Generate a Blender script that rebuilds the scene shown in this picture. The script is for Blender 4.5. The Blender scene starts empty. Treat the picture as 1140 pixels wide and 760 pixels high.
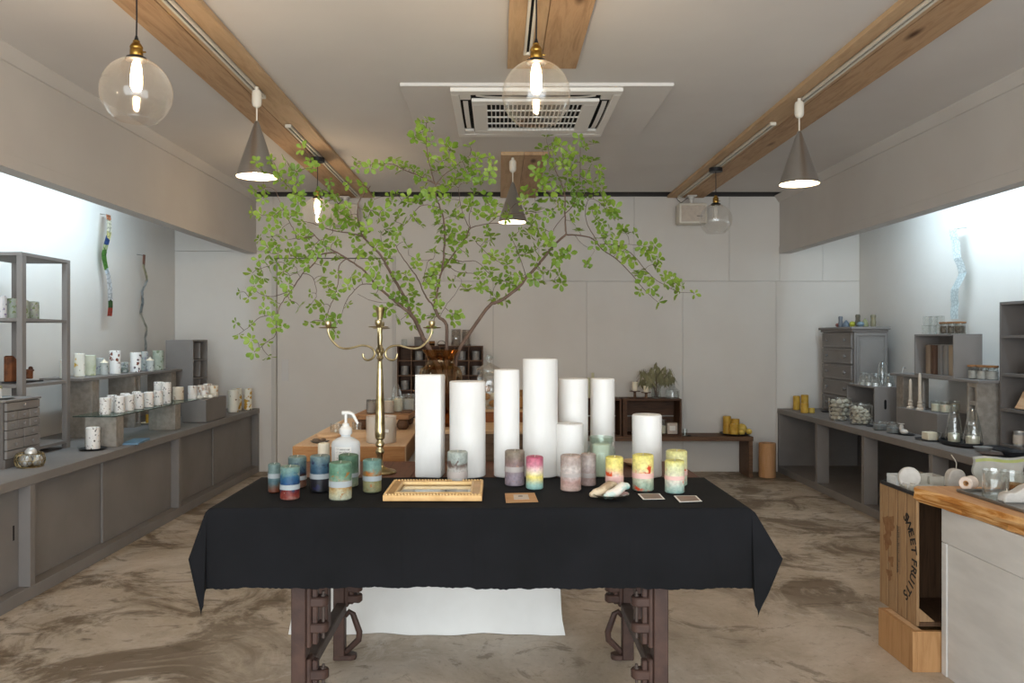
import bpy, bmesh, math, random
from mathutils import Vector, Matrix
R = random.Random(11)
S = bpy.context.scene
C = S.collection
F, CX, CY, H = 890.0, 555.0, 376.0, 1.28      # focal length in pixels, vanishing point, eye height


def at(px, py, Y):
    return ((px - CX) / F * Y, Y, H - (py - CY) / F * Y)


def on(px, py, z):
    Y = (H - z) * F / (py - CY)
    return ((px - CX) / F * Y, Y, z)


# ------------------------------------------------------------------ materials
def lin(h):
    h = h.lstrip('#')
    o = []
    for i in (0, 2, 4):
        c = int(h[i:i + 2], 16) / 255
        o.append(c / 12.92 if c <= .04045 else ((c + .055) / 1.055) ** 2.4)
    return (*o, 1)


def nodes(name):
    m = bpy.data.materials.new(name)
    m.use_nodes = True
    nt = m.node_tree
    nt.nodes.clear()
    out = nt.nodes.new('ShaderNodeOutputMaterial')
    return m, nt, out


def coords(nt, stretch=(1, 1, 1), rand=True, coord='Object'):
    tc = nt.nodes.new('ShaderNodeTexCoord')
    mp = nt.nodes.new('ShaderNodeMapping')
    mp.inputs['Scale'].default_value = stretch
    nt.links.new(tc.outputs[coord], mp.inputs['Vector'])
    if rand:
        oi = nt.nodes.new('ShaderNodeObjectInfo')
        mu = nt.nodes.new('ShaderNodeMath')
        mu.operation = 'MULTIPLY'
        mu.inputs[1].default_value = 17.3
        nt.links.new(oi.outputs['Random'], mu.inputs[0])
        nt.links.new(mu.outputs[0], mp.inputs['Location'])
    return mp.outputs[0]


def noise(nt, vec, scale, detail=4, dist=0, rough=.55):
    n = nt.nodes.new('ShaderNodeTexNoise')
    n.inputs['Scale'].default_value = scale
    n.inputs['Detail'].default_value = detail
    n.inputs['Distortion'].default_value = dist
    n.inputs['Roughness'].default_value = rough
    nt.links.new(vec, n.inputs['Vector'])
    return n.outputs['Fac']


def ramp(nt, fac, stops, interp='LINEAR'):
    r = nt.nodes.new('ShaderNodeValToRGB')
    r.color_ramp.interpolation = interp
    e = r.color_ramp.elements
    while len(e) < len(stops):
        e.new(.5)
    for el, (p, c) in zip(e, stops):
        el.position = p
        el.color = lin(c) if isinstance(c, str) else c
    nt.links.new(fac, r.inputs['Fac'])
    return r.outputs['Color']


def mixc(nt, fac, a, b, mode='MIX'):
    m = nt.nodes.new('ShaderNodeMix')
    m.data_type = 'RGBA'
    m.blend_type = mode
    for v, s in ((fac, 0), (a, 6), (b, 7)):
        if isinstance(v, str):
            m.inputs[s].default_value = lin(v)
        elif isinstance(v, (int, float)):
            m.inputs[s].default_value = v
        else:
            nt.links.new(v, m.inputs[s])
    return m.outputs[2]


def math_(nt, op, a, b=0.0, c=None):
    m = nt.nodes.new('ShaderNodeMath')
    m.operation = op
    for i, v in enumerate((a, b, c)):
        if v is None:
            continue
        if isinstance(v, (int, float)):
            m.inputs[i].default_value = v
        else:
            nt.links.new(v, m.inputs[i])
    return m.outputs[0]


def pbsdf(nt, out, col, rough=.6, metal=0, spec=.5, sss=0, trans=0):
    p = nt.nodes.new('ShaderNodeBsdfPrincipled')
    if isinstance(col, str):
        p.inputs['Base Color'].default_value = lin(col)
    else:
        nt.links.new(col, p.inputs['Base Color'])
    if isinstance(rough, (int, float)):
        p.inputs['Roughness'].default_value = rough
    else:
        nt.links.new(rough, p.inputs['Roughness'])
    p.inputs['Metallic'].default_value = metal
    p.inputs['Specular IOR Level'].default_value = spec
    if sss:
        p.inputs['Subsurface Weight'].default_value = sss
        p.inputs['Subsurface Radius'].default_value = (.02, .014, .01)
        p.inputs['Subsurface Scale'].default_value = .6
    nt.links.new(p.outputs[0], out.inputs['Surface'])
    return p


def bump(nt, p, fac, strength, dist=.01):
    b = nt.nodes.new('ShaderNodeBump')
    b.inputs['Strength'].default_value = strength
    b.inputs['Distance'].default_value = dist
    nt.links.new(fac, b.inputs['Height'])
    nt.links.new(b.outputs[0], p.inputs['Normal'])


def mat(name, c, c2=None, rough=.6, metal=0, ns=6, detail=4, stretch=(1, 1, 1), dist=0, lo=.35, hi=.65,
        bmp=0, bs=60, bd=.004, spec=.4, bstretch=None, sss=0, rand=True):
    m, nt, out = nodes(name)
    if c2:
        v = coords(nt, stretch, rand)
        col = ramp(nt, noise(nt, v, ns, detail, dist), [(lo, c), (hi, c2)])
    else:
        col = c
    p = pbsdf(nt, out, col, rough, metal, spec, sss)
    if bmp:
        v2 = coords(nt, bstretch or stretch, rand)
        bump(nt, p, noise(nt, v2, bs, 5), bmp, bd)
    return m


def wood(name, c, c2, c3=None, along='x', ns=5, rough=.6, bmp=.25, k=14, knots=None):
    st = {'x': (1, k, k), 'y': (k, 1, k), 'z': (k, k, 1)}[along]
    m, nt, out = nodes(name)
    v = coords(nt, st)
    n1 = noise(nt, v, ns, 6, .6, .6)
    st_ = [(.3, c), (.55, c2)] + ([(.75, c3)] if c3 else [])
    col = ramp(nt, n1, st_)
    if knots:
        vk = coords(nt, tuple(knots[1] if a == along else knots[2] for a in 'xyz'))
        vo = nt.nodes.new('ShaderNodeTexVoronoi')
        vo.inputs['Scale'].default_value = 1
        nt.links.new(vk, vo.inputs['Vector'])
        kf = ramp(nt, vo.outputs['Distance'], [(.07, (1, 1, 1, 1)), (.2, (0, 0, 0, 1))])
        col = mixc(nt, kf, col, knots[0])
    p = pbsdf(nt, out, col, rough, 0, .3)
    if bmp:
        bump(nt, p, n1, bmp, .003)
    return m


def thin_glass(name, tint='f4f8f7', lo=.06, hi=.75, pw=3.0, rough=.02, gcol='ffffff', streak=0, haze=0):
    m, nt, out = nodes(name)
    lw = nt.nodes.new('ShaderNodeLayerWeight')
    lw.inputs['Blend'].default_value = .5
    f = math_(nt, 'POWER', lw.outputs['Facing'], pw)
    f = math_(nt, 'MULTIPLY_ADD', f, hi - lo, lo)
    t = nt.nodes.new('ShaderNodeBsdfTransparent')
    t.inputs[0].default_value = lin(tint)
    g = nt.nodes.new('ShaderNodeBsdfGlossy')
    g.inputs['Color'].default_value = lin(gcol)
    g.inputs['Roughness'].default_value = rough
    if streak:
        v = coords(nt, (1, 1, 1), True)
        b = nt.nodes.new('ShaderNodeBump')
        b.inputs['Strength'].default_value = streak
        b.inputs['Distance'].default_value = .01
        nt.links.new(noise(nt, v, 18, 2), b.inputs['Height'])
        nt.links.new(b.outputs[0], g.inputs['Normal'])
    x = nt.nodes.new('ShaderNodeMixShader')
    nt.links.new(f, x.inputs[0])
    nt.links.new(t.outputs[0], x.inputs[1])
    nt.links.new(g.outputs[0], x.inputs[2])
    if haze:
        dfs = nt.nodes.new('ShaderNodeBsdfTranslucent')
        x2 = nt.nodes.new('ShaderNodeMixShader')
        x2.inputs[0].default_value = haze
        nt.links.new(x.outputs[0], x2.inputs[1])
        nt.links.new(dfs.outputs[0], x2.inputs[2])
        x = x2
    nt.links.new(x.outputs[0], out.inputs['Surface'])
    return m


def frosted(name, c, a=.6):
    m, nt, out = nodes(name)
    t = nt.nodes.new('ShaderNodeBsdfTransparent')
    p = nt.nodes.new('ShaderNodeBsdfPrincipled')
    p.inputs['Base Color'].default_value = lin(c)
    p.inputs['Roughness'].default_value = .35
    x = nt.nodes.new('ShaderNodeMixShader')
    x.inputs[0].default_value = a
    nt.links.new(t.outputs[0], x.inputs[1])
    nt.links.new(p.outputs[0], x.inputs[2])
    nt.links.new(x.outputs[0], out.inputs['Surface'])
    return m


def emit(name, c, s):
    m, nt, out = nodes(name)
    e = nt.nodes.new('ShaderNodeEmission')
    e.inputs[0].default_value = lin(c)
    e.inputs[1].default_value = s
    nt.links.new(e.outputs[0], out.inputs['Surface'])
    return m


def wax(name, h, stops, wob=.25, ns=22, blot=None, blot_scale=30, blot_lo=.58, rough=.5):
    """layered marbled wax: colours by height with a wavering boundary, and blots of one more colour"""
    m, nt, out = nodes(name)
    v = coords(nt, (1, 1, 1), True)
    n = noise(nt, v, ns, 4, .5)
    tc = nt.nodes.new('ShaderNodeTexCoord')
    sp = nt.nodes.new('ShaderNodeSeparateXYZ')
    nt.links.new(tc.outputs['Object'], sp.inputs[0])
    t = math_(nt, 'DIVIDE', sp.outputs['Z'], h)
    t = math_(nt, 'MULTIPLY_ADD', math_(nt, 'SUBTRACT', n, .5), wob, t)
    col = ramp(nt, t, stops)
    fine = noise(nt, v, 90, 3)
    col = mixc(nt, 1.0, col, ramp(nt, fine, [(.3, 'd2d2d2'), (.7, 'ffffff')]), 'MULTIPLY')
    if blot:
        b = ramp(nt, noise(nt, v, blot_scale, 3, 1), [(blot_lo, (0, 0, 0, 1)), (blot_lo + .06, (1, 1, 1, 1))])
        bt = ramp(nt, t, [(0, (0, 0, 0, 1)), (.1, (1, 1, 1, 1)), (.75, (1, 1, 1, 1)), (.85, (0, 0, 0, 1))])
        col = mixc(nt, mixc(nt, 1.0, b, bt, 'MULTIPLY'), col, blot)
    pbsdf(nt, out, col, rough, 0, .4, .12)
    return m


def spotted(name, base, spots, scale=40, thr=.32, stretch=(1, 1, 1), seedo=0, rough=.5, base2=None):
    """pressed petals or printed marks: voronoi cells of a few colours on wax"""
    m, nt, out = nodes(name)
    v = coords(nt, stretch, True)
    col = base
    if base2:
        col = ramp(nt, noise(nt, v, 14, 3), [(.4, base), (.6, base2)])
    for i, (c, th) in enumerate(spots):
        vo = nt.nodes.new('ShaderNodeTexVoronoi')
        vo.inputs['Scale'].default_value = scale * (1 + .13 * i)
        vo.inputs['Randomness'].default_value = 1
        wn = nt.nodes.new('ShaderNodeTexNoise')
        wn.inputs['Scale'].default_value = scale * 1.6
        nt.links.new(v, wn.inputs['Vector'])
        va_ = nt.nodes.new('ShaderNodeVectorMath')
        va_.operation = 'MULTIPLY_ADD'
        va_.inputs[1].default_value = (.9 / scale,) * 3
        nt.links.new(wn.outputs['Color'], va_.inputs[0])
        nt.links.new(v, va_.inputs[2])
        nt.links.new(va_.outputs[0], vo.inputs['Vector'])
        f = ramp(nt, vo.outputs['Distance'], [(th, (1, 1, 1, 1)), (th + .06, (0, 0, 0, 1))])
        sel = ramp(nt, noise(nt, v, scale * .35 + i * 3, 1), [(.52, (0, 0, 0, 1)), (.54, (1, 1, 1, 1))])
        col = mixc(nt, mixc(nt, 1.0, f, sel, 'MULTIPLY'), col, c)
    pbsdf(nt, out, col, rough, 0, .4, .08)
    return m


M = {}
M['wall'] = mat('wall_paint', 'd5cec6', 'dad4cd', .75, ns=1.5, bmp=.05, bs=90, rand=False)
M['ceil'] = mat('ceiling_paint', 'd3ceca', 'd9d5d1', .8, ns=1.2, bmp=.05, bs=120, rand=False)
M['soffit'] = mat('soffit_paint', 'c3bdb7', 'cac5bf', .75, ns=1.2, bmp=.05, bs=90, rand=False)
M['grey'] = mat('grey_paint', '7b7571', '837d79', .6, ns=3, bmp=.08, bs=70)
M['greyd'] = mat('grey_paint_dark', '645e5a', '6c6662', .65, ns=3, bmp=.08, bs=70)
M['greyc'] = mat('grey_cabinet_paint', '7c7673', '85807c', .55, ns=4, bmp=.08, bs=70)
M['void'] = mat('slot_shade_tone', '4b4744', '57524e', .9, ns=3)  # dark tone painted in for the shade inside the ceiling slot
M['white'] = mat('white_plastic', 'e6e2dc', rough=.4)
M['ivory'] = mat('ivory_plastic', 'ddd6c8', rough=.45)
M['black'] = mat('black_metal', '17171a', rough=.45)
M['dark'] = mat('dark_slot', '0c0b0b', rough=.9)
M['brass'] = mat('aged_brass', 'b08a46', '8c6a30', .3, 1, ns=30)
M['candelabra'] = mat('worn_brass', 'cbbb93', '94835c', .28, 1, ns=25, bmp=.1, bs=40)
M['steel'] = mat('brushed_steel', 'b3b0ac', 'bcb9b5', .3, .95, ns=3)
M['shade_in'] = mat('white_enamel', 'f3efe6', rough=.5)
M['beam'] = wood('beam_wood', 'a07d5b', 'bf9d7a', 'b18c66', 'y', 3, .65, .15, 10, ('5c3f28', 2.0, 7))
M['beam2'] = wood('beam_wood_plain', 'b29270', 'c8a985', 'bb9a76', 'y', 2.5, .65, .12, 9)
M['darkwood'] = wood('dark_brown_wood', '3b2618', '573a26', '4a301f', 'x', 5, .6, .3)
M['benchwood'] = wood('bench_wood', '4a3424', '6b4e38', '59412d', 'x', 5, .6, .3)
M['tablewood'] = wood('table_wood', '4f3024', '6d4636', '5c392b', 'y', 8, .5, .3, 22)
M['slabwood'] = wood('slab_wood', 'c9a480', 'd9ba98', 'd0ac87', 'y', 3, .5, .15, 9)
M['slabend'] = wood('slab_end_grain', '9a6638', 'b27f4e', '8b5a30', 'x', 5, .6, .2, 9)
M['grayboard'] = wood('weathered_wood', '584536', '7a6654', '6a5646', 'x', 6, .75, .35, 14)
M['paleboard'] = wood('pale_wood', 'c29d76', 'd6b48e', 'cba680', 'x', 4, .6, .15, 10)
M['pine'] = wood('pine_box_wood', '9f7348', 'b98d60', 'ad8052', 'z', 3, .6, .2, 10)
M['crate'] = wood('crate_wood', '8a6a4a', 'a58460', '7b5a3c', 'z', 4, .75, .3, 14)
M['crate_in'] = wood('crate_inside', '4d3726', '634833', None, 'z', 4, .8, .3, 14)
M['stump'] = wood('stump_wood', 'b0804f', 'c3946a', None, 'z', 3, .7, .2, 8, ('5a3b20', 1.5, 6))
M['rust'] = mat('rusted_iron', '3f2d27', '503930', .6, .1, ns=14, bmp=.2, bs=90, bd=.003)
M['rustgrey'] = mat('grey_iron', '5b504a', '4b3d36', .6, .3, ns=10, bmp=.2, bs=90, bd=.003)
M['concrete'] = mat('cinder_concrete', '9f978d', '8b837a', .9, ns=30, bmp=.5, bs=160, bd=.004)
M['concretew'] = mat('cinder_concrete_edge', '8f8274', '7c7064', .9, ns=30, bmp=.5, bs=160, bd=.004)
M['linen'] = mat('white_linen', 'e9e7e3', 'dedbd6', .85, ns=3, bmp=.15, bs=120, bd=.002)
M['blackcloth'] = mat('black_cotton', '101012', '151518', .9, ns=5, bmp=.3, bs=300, bd=.001, spec=.2, rand=False)
M['whitewax'] = mat('white_wax', 'e6e3df', 'dedbd6', .5, ns=14, stretch=(1, 1, .35), bmp=.12, bs=30, bd=.006, sss=.05)
M['creamwax'] = mat('cream_wax', 'efe6d2', 'e6dabf', .5, ns=10, sss=.1)
M['honeywax'] = mat('honey_wax', 'cda443', 'b98c2e', .55, ns=20, bmp=.4, bs=140, bd=.003)
M['yellowwax'] = mat('pale_yellow_wax', 'dcbf62', 'cda94a', .55, ns=14)
M['wick'] = mat('cotton_wick', 'cfc7b8', rough=.9)
M['band'] = mat('paper_band', 'a2a7a9', '93999b', .7, ns=12)
M['pinkband'] = mat('pink_paper_band', 'e7bdb2', 'd9b0a8', .7, ns=25, stretch=(1, 1, 6))
M['greyband'] = mat('grey_paper_band', 'b4aaa5', 'a59b96', .7, ns=12)
M['glass'] = thin_glass('clear_glass', lo=.09, hi=.85, pw=2.2, haze=.03)
M['globe'] = thin_glass('globe_glass', 'fbfaf8', .05, .8, 3.0, .03, haze=.012)
M['ribglass'] = thin_glass('ribbed_glass', 'f2f5f4', .12, .85, 1.7, .1, streak=.8, haze=.04)
M['amber'] = thin_glass('amber_glass', 'd9bd9a', .08, .6, 2.5, .05, 'e8c8a0')
M['aqua'] = thin_glass('greenish_glass', 'eef5f0', .06, .5, 2.6, .05, 'eef6f0', streak=.5, haze=.05)
M['smoke'] = thin_glass('smoked_glass', 'd2cfcb', .1, .75, 2.2, .05)
M['pane'] = thin_glass('shelf_glass', 'dfe8e6', .08, .7, 3, .02, 'e8f4f0')
M['bulb'] = emit('warm_filament', 'ffdfb4', 230)
M['bulboff'] = frosted('unlit_bulb_glass', 'e9e4da', .35)
M['conebulb'] = emit('warm_bulb', 'ffdfb8', 66)
M['bark'] = mat('twig_bark', '5d4a40', '6f5a4d', .8, ns=30)
M['slate'] = mat('black_slate', '222224', '2c2c2f', .55, ns=20)
M['bowlgrey'] = mat('grey_ceramic', '7f7f7e', '8a8a88', .5, ns=20)
M['silver'] = mat('silver_foil', 'dddbd6', 'bdbbb8', .35, .55, ns=20)
M['zinc'] = mat('zinc_tray', '7c7975', '8a8782', .4, .8, ns=9)
M['gold'] = mat('gold_leaf', 'cfa672', 'bd945f', .45, .45, ns=20)
M['goldbright'] = mat('gold_leaf_bright', 'e6c48f', 'dcb67c', .4, .45, ns=20)
M['kraft'] = mat('kraft_paper', 'c79b6d', 'bd9062', .85, ns=20)
M['paper'] = mat('white_paper', 'e9e6e0', rough=.8)
M['label'] = mat('pale_label', 'cfc2b4', 'c2b5a8', .8, ns=30)
M['ink'] = mat('black_ink', '26221f', rough=.9)
M['dimink'] = mat('faded_ink', '4d4238', rough=.9)
M['frost'] = frosted('frosted_plastic', 'e9ecec', .72)
M['frostdim'] = frosted('cloudy_plastic', 'e0ddd2', .32)
M['lime'] = frosted('lime_zip', 'aeb75e', .6)
M['shell'] = mat('shell', 'e3dacb', 'cbbda8', .45, ns=18, bmp=.3, bs=60)
M['desk'] = mat('whitewashed_ply', 'd9d6d2', 'cbc8c4', .7, ns=3, stretch=(1, 1, 4), bmp=.1, bs=50)
M['rolltape'] = mat('pale_tape', 'ead9cc', rough=.6)
M['stonewax'] = mat('stone_wax', 'cfcac3', 'bdb7b0', .6, ns=20, bmp=.3, bs=70)
M['ricecandle'] = mat('taper_beige', 'cdbfae', 'bfb09e', .6, ns=10)
M['tapergrey'] = mat('taper_grey', '99948f', '8a8580', .6, ns=10)


def leaf_mat():
    m, nt, out = nodes('young_leaf')
    v = coords(nt, (1, 1, 1), False)
    col = ramp(nt, noise(nt, v, 9, 3), [(.3, '5c7d26'), (.5, '779732'), (.72, '9ab24c')])
    d = nt.nodes.new('ShaderNodeBsdfPrincipled')
    d.inputs['Roughness'].default_value = .5
    nt.links.new(col, d.inputs['Base Color'])
    t = nt.nodes.new('ShaderNodeBsdfTranslucent')
    nt.links.new(mixc(nt, .3, col, 'c6e060'), t.inputs[0])
    x = nt.nodes.new('ShaderNodeMixShader')
    x.inputs[0].default_value = .38
    nt.links.new(d.outputs[0], x.inputs[1])
    nt.links.new(t.outputs[0], x.inputs[2])
    nt.links.new(x.outputs[0], out.inputs['Surface'])
    return m


M['leaf'] = leaf_mat()
M['dryleaf'] = mat('dried_leaf', '6f6b4c', '8b8564', .8, ns=12)


def floor_mat():
    m, nt, out = nodes('stained_concrete')
    v = coords(nt, (1, 1, 1), False)

    def band(fac, a, b):
        return ramp(nt, fac, [(a, (0, 0, 0, 1)), (b, (1, 1, 1, 1))])
    base = ramp(nt, noise(nt, v, 1.4, 9, .5, .72), [(.34, 'a1927f'), (.46, 'b4a592'), (.56, 'c3b5a4'), (.68, 'd0c5b7')])
    # broad worn zones decide where the brown skin of the slab survives
    sx_ = nt.nodes.new('ShaderNodeSeparateXYZ')
    nt.links.new(v, sx_.inputs[0])
    zx = math_(nt, 'MULTIPLY_ADD', sx_.outputs['X'], -1.1, -.75)
    zy = math_(nt, 'MULTIPLY_ADD', sx_.outputs['Y'], .75, -2.7)
    zn = math_(nt, 'MULTIPLY_ADD', noise(nt, v, .8, 4, .6, .6), 2.6, -1.15)
    zone = band(math_(nt, 'ADD', math_(nt, 'MAXIMUM', zx, zy), zn), .2, .9)
    v2 = coords(nt, (1.0, 1.05, 1), False)
    skin = band(noise(nt, v2, 1.9, 9, .9, .70), .47, .56)
    col = mixc(nt, math_(nt, 'MULTIPLY', mixc(nt, 1.0, skin, zone, 'MULTIPLY'), .82), base, '66533d')
    skin2 = band(noise(nt, v2, 3.4, 9, 1.4, .72), .56, .63)
    col = mixc(nt, math_(nt, 'MULTIPLY', skin2, .55), col, '5d4b36')
    # short trowel dashes
    v3 = coords(nt, (1.0, 3.0, 1), False)
    tm = band(noise(nt, v3, 4.0, 5, .6, .6), .60, .66)
    col = mixc(nt, math_(nt, 'MULTIPLY', mixc(nt, 1.0, tm, zone, 'MULTIPLY'), .6), col, '544431')
    fine = noise(nt, v, 30, 7, 0, .75)
    col = mixc(nt, math_(nt, 'MULTIPLY', band(fine, .54, .68), .32), col, '6b5c4a')
    wf = band(noise(nt, v, 2.9, 10, .7, .76), .56, .64)
    col = mixc(nt, math_(nt, 'MULTIPLY', wf, .5), col, 'd6cdc2')
    p = pbsdf(nt, out, col, .6, 0, .35)
    bump(nt, p, fine, .15, .004)
    return m


M['floor'] = floor_mat()


def live_edge_mat():
    m, nt, out = nodes('live_edge_wood')
    v = coords(nt, (5, 1.1, 14), False)
    n = noise(nt, v, 2.6, 6, 1.6, .6)
    col = ramp(nt, n, [(.3, '8a4f1e'), (.45, 'b47736'), (.56, 'd2a066'), (.72, 'e2bd8a')])
    p = pbsdf(nt, out, col, .6, 0, .3)
    bump(nt, p, n, .4, .01)
    return m


M['live'] = live_edge_mat()
M['livetop'] = wood('desk_top_wood', 'b4835a', 'c69a70', None, 'y', 3, .55, .1, 8)


# ------------------------------------------------------------------ mesh builder
class MB:
    def __init__(s):
        s.bm = bmesh.new()

    def _xf(s, vs, mx):
        if mx is not None:
            bmesh.ops.transform(s.bm, matrix=mx, verts=vs)

    def box(s, x0, x1, y0, y1, z0, z1, bev=0, mx=None, seg=1):
        r = bmesh.ops.create_cube(s.bm, size=1)
        vs = r['verts']
        for v in vs:
            v.co = Vector(((x0 + x1) / 2 + v.co.x * (x1 - x0), (y0 + y1) / 2 + v.co.y * (y1 - y0), (z0 + z1) / 2 + v.co.z * (z1 - z0)))
        if bev:
            es = list({e for v in vs for e in v.link_edges})
            q = bmesh.ops.bevel(s.bm, geom=es, offset=bev, segments=seg, affect='EDGES', profile=.5)
            vs = list({v for f in q['faces'] for v in f.verts} | {v for v in vs if v.is_valid})
        s._xf(vs, mx)
        return s

    def lathe(s, prof, seg=24, c=(0, 0, 0), mx=None, sx=1, sy=1, wob=None):
        rings, vs = [], []
        for r, z in prof:
            if r <= 1e-6:
                v = s.bm.verts.new((c[0], c[1], c[2] + z))
                rings.append([v])
                vs.append(v)
            else:
                ring = []
                for i in range(seg):
                    a = 2 * math.pi * i / seg
                    k = 1 + (wob(a, z) if wob else 0)
                    v = s.bm.verts.new((c[0] + r * k * sx * math.cos(a), c[1] + r * k * sy * math.sin(a), c[2] + z))
                    ring.append(v)
                rings.append(ring)
                vs += ring
        for a, b in zip(rings, rings[1:]):
            for i in range(seg):
                j = (i + 1) % seg
                if len(a) == 1 and len(b) == 1:
                    continue
                if len(a) == 1:
                    s.bm.faces.new((a[0], b[j], b[i]))
                elif len(b) == 1:
                    s.bm.faces.new((a[i], a[j], b[0]))
                else:
                    s.bm.faces.new((a[i], a[j], b[j], b[i]))
        s._xf(vs, mx)
        return s

    def tube(s, pts, rad, seg=8, caps=True, mx=None):
        pts = [Vector(p) for p in pts]
        n = len(pts)
        if isinstance(rad, (int, float)):
            rad = [rad] * n
        rings, vs, up = [], [], None
        for i, p in enumerate(pts):
            t = (pts[min(i + 1, n - 1)] - pts[max(i - 1, 0)])
            t = t.normalized() if t.length > 1e-9 else Vector((0, 0, 1))
            if up is None:
                a = Vector((0, 0, 1)) if abs(t.z) < .9 else Vector((1, 0, 0))
                up = t.cross(a).normalized()
            else:
                up = (up - t * up.dot(t))
                up = up.normalized() if up.length > 1e-6 else t.orthogonal().normalized()
            w = t.cross(up)
            ring = []
            for k in range(seg):
                a = 2 * math.pi * k / seg
                ring.append(s.bm.verts.new(p + (up * math.cos(a) + w * math.sin(a)) * rad[i]))
            rings.append(ring)
            vs += ring
        for a, b in zip(rings, rings[1:]):
            for k in range(seg):
                j = (k + 1) % seg
                s.bm.faces.new((a[k], a[j], b[j], b[k]))
        if caps:
            s.bm.faces.new(rings[0][::-1])
            s.bm.faces.new(rings[-1])
        s._xf(vs, mx)
        return s

    def prism(s, poly, axis, a, b, bev=0):
        """polygon in the other two axes, extruded along axis from a to b"""
        def mk(u, v, w):
            return {'x': (w, u, v), 'y': (u, w, v), 'z': (u, v, w)}[axis]
        lo = [s.bm.verts.new(mk(u, v, a)) for u, v in poly]
        hi = [s.bm.verts.new(mk(u, v, b)) for u, v in poly]
        fs = [s.bm.faces.new(lo[::-1]), s.bm.faces.new(hi)]
        n = len(poly)
        for i in range(n):
            j = (i + 1) % n
            fs.append(s.bm.faces.new((lo[i], lo[j], hi[j], hi[i])))
        bmesh.ops.recalc_face_normals(s.bm, faces=fs)
        if bev:
            bmesh.ops.bevel(s.bm, geom=list({e for f in fs for e in f.edges}), offset=bev, segments=1, affect='EDGES')
        return s

    def ball(s, c, r, seg=16, sc=(1, 1, 1), rot=None):
        q = bmesh.ops.create_uvsphere(s.bm, u_segments=seg, v_segments=max(6, seg // 2), radius=r)
        mx = Matrix.Translation(c)
        if rot is not None:
            mx = mx @ rot
        bmesh.ops.transform(s.bm, matrix=mx @ Matrix.Diagonal((*sc, 1)), verts=q['verts'])
        return s

    def grid(s, fn, nu, nv):
        g = [[s.bm.verts.new(fn(i / nu, j / nv)) for j in range(nv + 1)] for i in range(nu + 1)]
        for i in range(nu):
            for j in range(nv):
                s.bm.faces.new((g[i][j], g[i + 1][j], g[i + 1][j + 1], g[i][j + 1]))
        return s

    def mesh(s, name, m, smooth=35):
        me = bpy.data.meshes.new(name)
        bmesh.ops.recalc_face_normals(s.bm, faces=s.bm.faces)
        s.bm.to_mesh(me)
        s.bm.free()
        me.materials.append(m)
        if smooth:
            me.shade_smooth()
            me.set_sharp_from_angle(angle=math.radians(smooth))
        return me


def link(name, me, parent=None, loc=(0, 0, 0), rz=0):
    o = bpy.data.objects.new(name, me)
    C.objects.link(o)
    o.location = loc
    o.rotation_euler = (0, 0, rz)
    if parent:
        o.parent = parent
    return o


def tag(o, label, cat, group=None):
    o['label'] = label
    o['category'] = cat
    if group:
        o['group'] = group
    return o


def thing(name, label, cat, loc=(0, 0, 0), rz=0, group=None):
    o = link(name, None, None, loc, rz)
    o.empty_display_size = .05
    return tag(o, label, cat, group)


def part(name, mb, m, parent, label=None, smooth=35, loc=(0, 0, 0), rz=0):
    o = link(name, mb if isinstance(mb, bpy.types.Mesh) else mb.mesh(name, m, smooth), parent, loc, rz)
    if label:
        o['label'] = label
    return o


def solo(name, mb, m, label, cat, loc=(0, 0, 0), rz=0, group=None, smooth=35):
    o = link(name, mb if isinstance(mb, bpy.types.Mesh) else mb.mesh(name, m, smooth), None, loc, rz)
    return tag(o, label, cat, group)


def struct(name, mb, m, parent=None, smooth=35):
    o = link(name, mb.mesh(name, m, smooth), parent)
    if parent is None:
        o['kind'] = 'structure'
    return o


def clone(root, loc, rz=None, label=None, group=None):
    r = root.copy()
    C.objects.link(r)
    r.location = loc
    if rz is not None:
        r.rotation_euler = (0, 0, rz)
    if label:
        r['label'] = label
    if group:
        r['group'] = group
    for ch in list(root.children):
        c = ch.copy()
        C.objects.link(c)
        c.parent = r
        for g in list(ch.children):
            d = g.copy()
            C.objects.link(d)
            d.parent = c
    return r


# ------------------------------------------------------------------ shared makers
def cyl_prof(r, h, b=.003, dish=0.0):
    b = min(b, r * .3, h * .3)
    p = [(0, 0), (r - b, 0), (r, b), (r, h - b), (r - b, h)]
    if dish:
        p += [(r * .72, h - dish * .4), (r * .3, h - dish)]
        p += [(0, h - dish)]
    else:
        p += [(0, h)]
    return p


def candle(label, loc, r, h, m, band=None, melt=.003, rz=0, group=None, wick=.008, name='pillar_candle', seg=28, wobble=0):
    t = thing(name, label, 'candle', loc, rz, group)
    ph = R.random() * 6
    wf = (lambda a, z: wobble * math.sin(3 * a + ph + z * 30)) if wobble else None
    part('wax_body', MB().lathe(cyl_prof(r, h, .0035, melt), seg, wob=wf), m, t)
    if wick:
        part('wick', MB().tube([(0, 0, h - melt - .001), (.0008, 0, h - melt + wick * .6), (.0025, .001, h - melt + wick)], .0011, 6), M['wick'], t)
    if band:
        z0, z1, bmx = band
        q = MB().lathe([(r + .0002, z0), (r + .0011, z0), (r + .0011, z1), (r + .0002, z1)], seg, wob=wf)
        part('paper_band', q, bmx, t)
    return t


def vessel_prof(r, h, r2=None, base=.004, neck=None, lip=.0015):
    r2 = r2 or r
    p = [(0, base * .3), (r2 * .96, 0), (r2, base), (r, h - lip), (r + lip * .4, h), (r - lip, h), (r - lip * 1.2, h - .004)]
    return p


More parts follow.
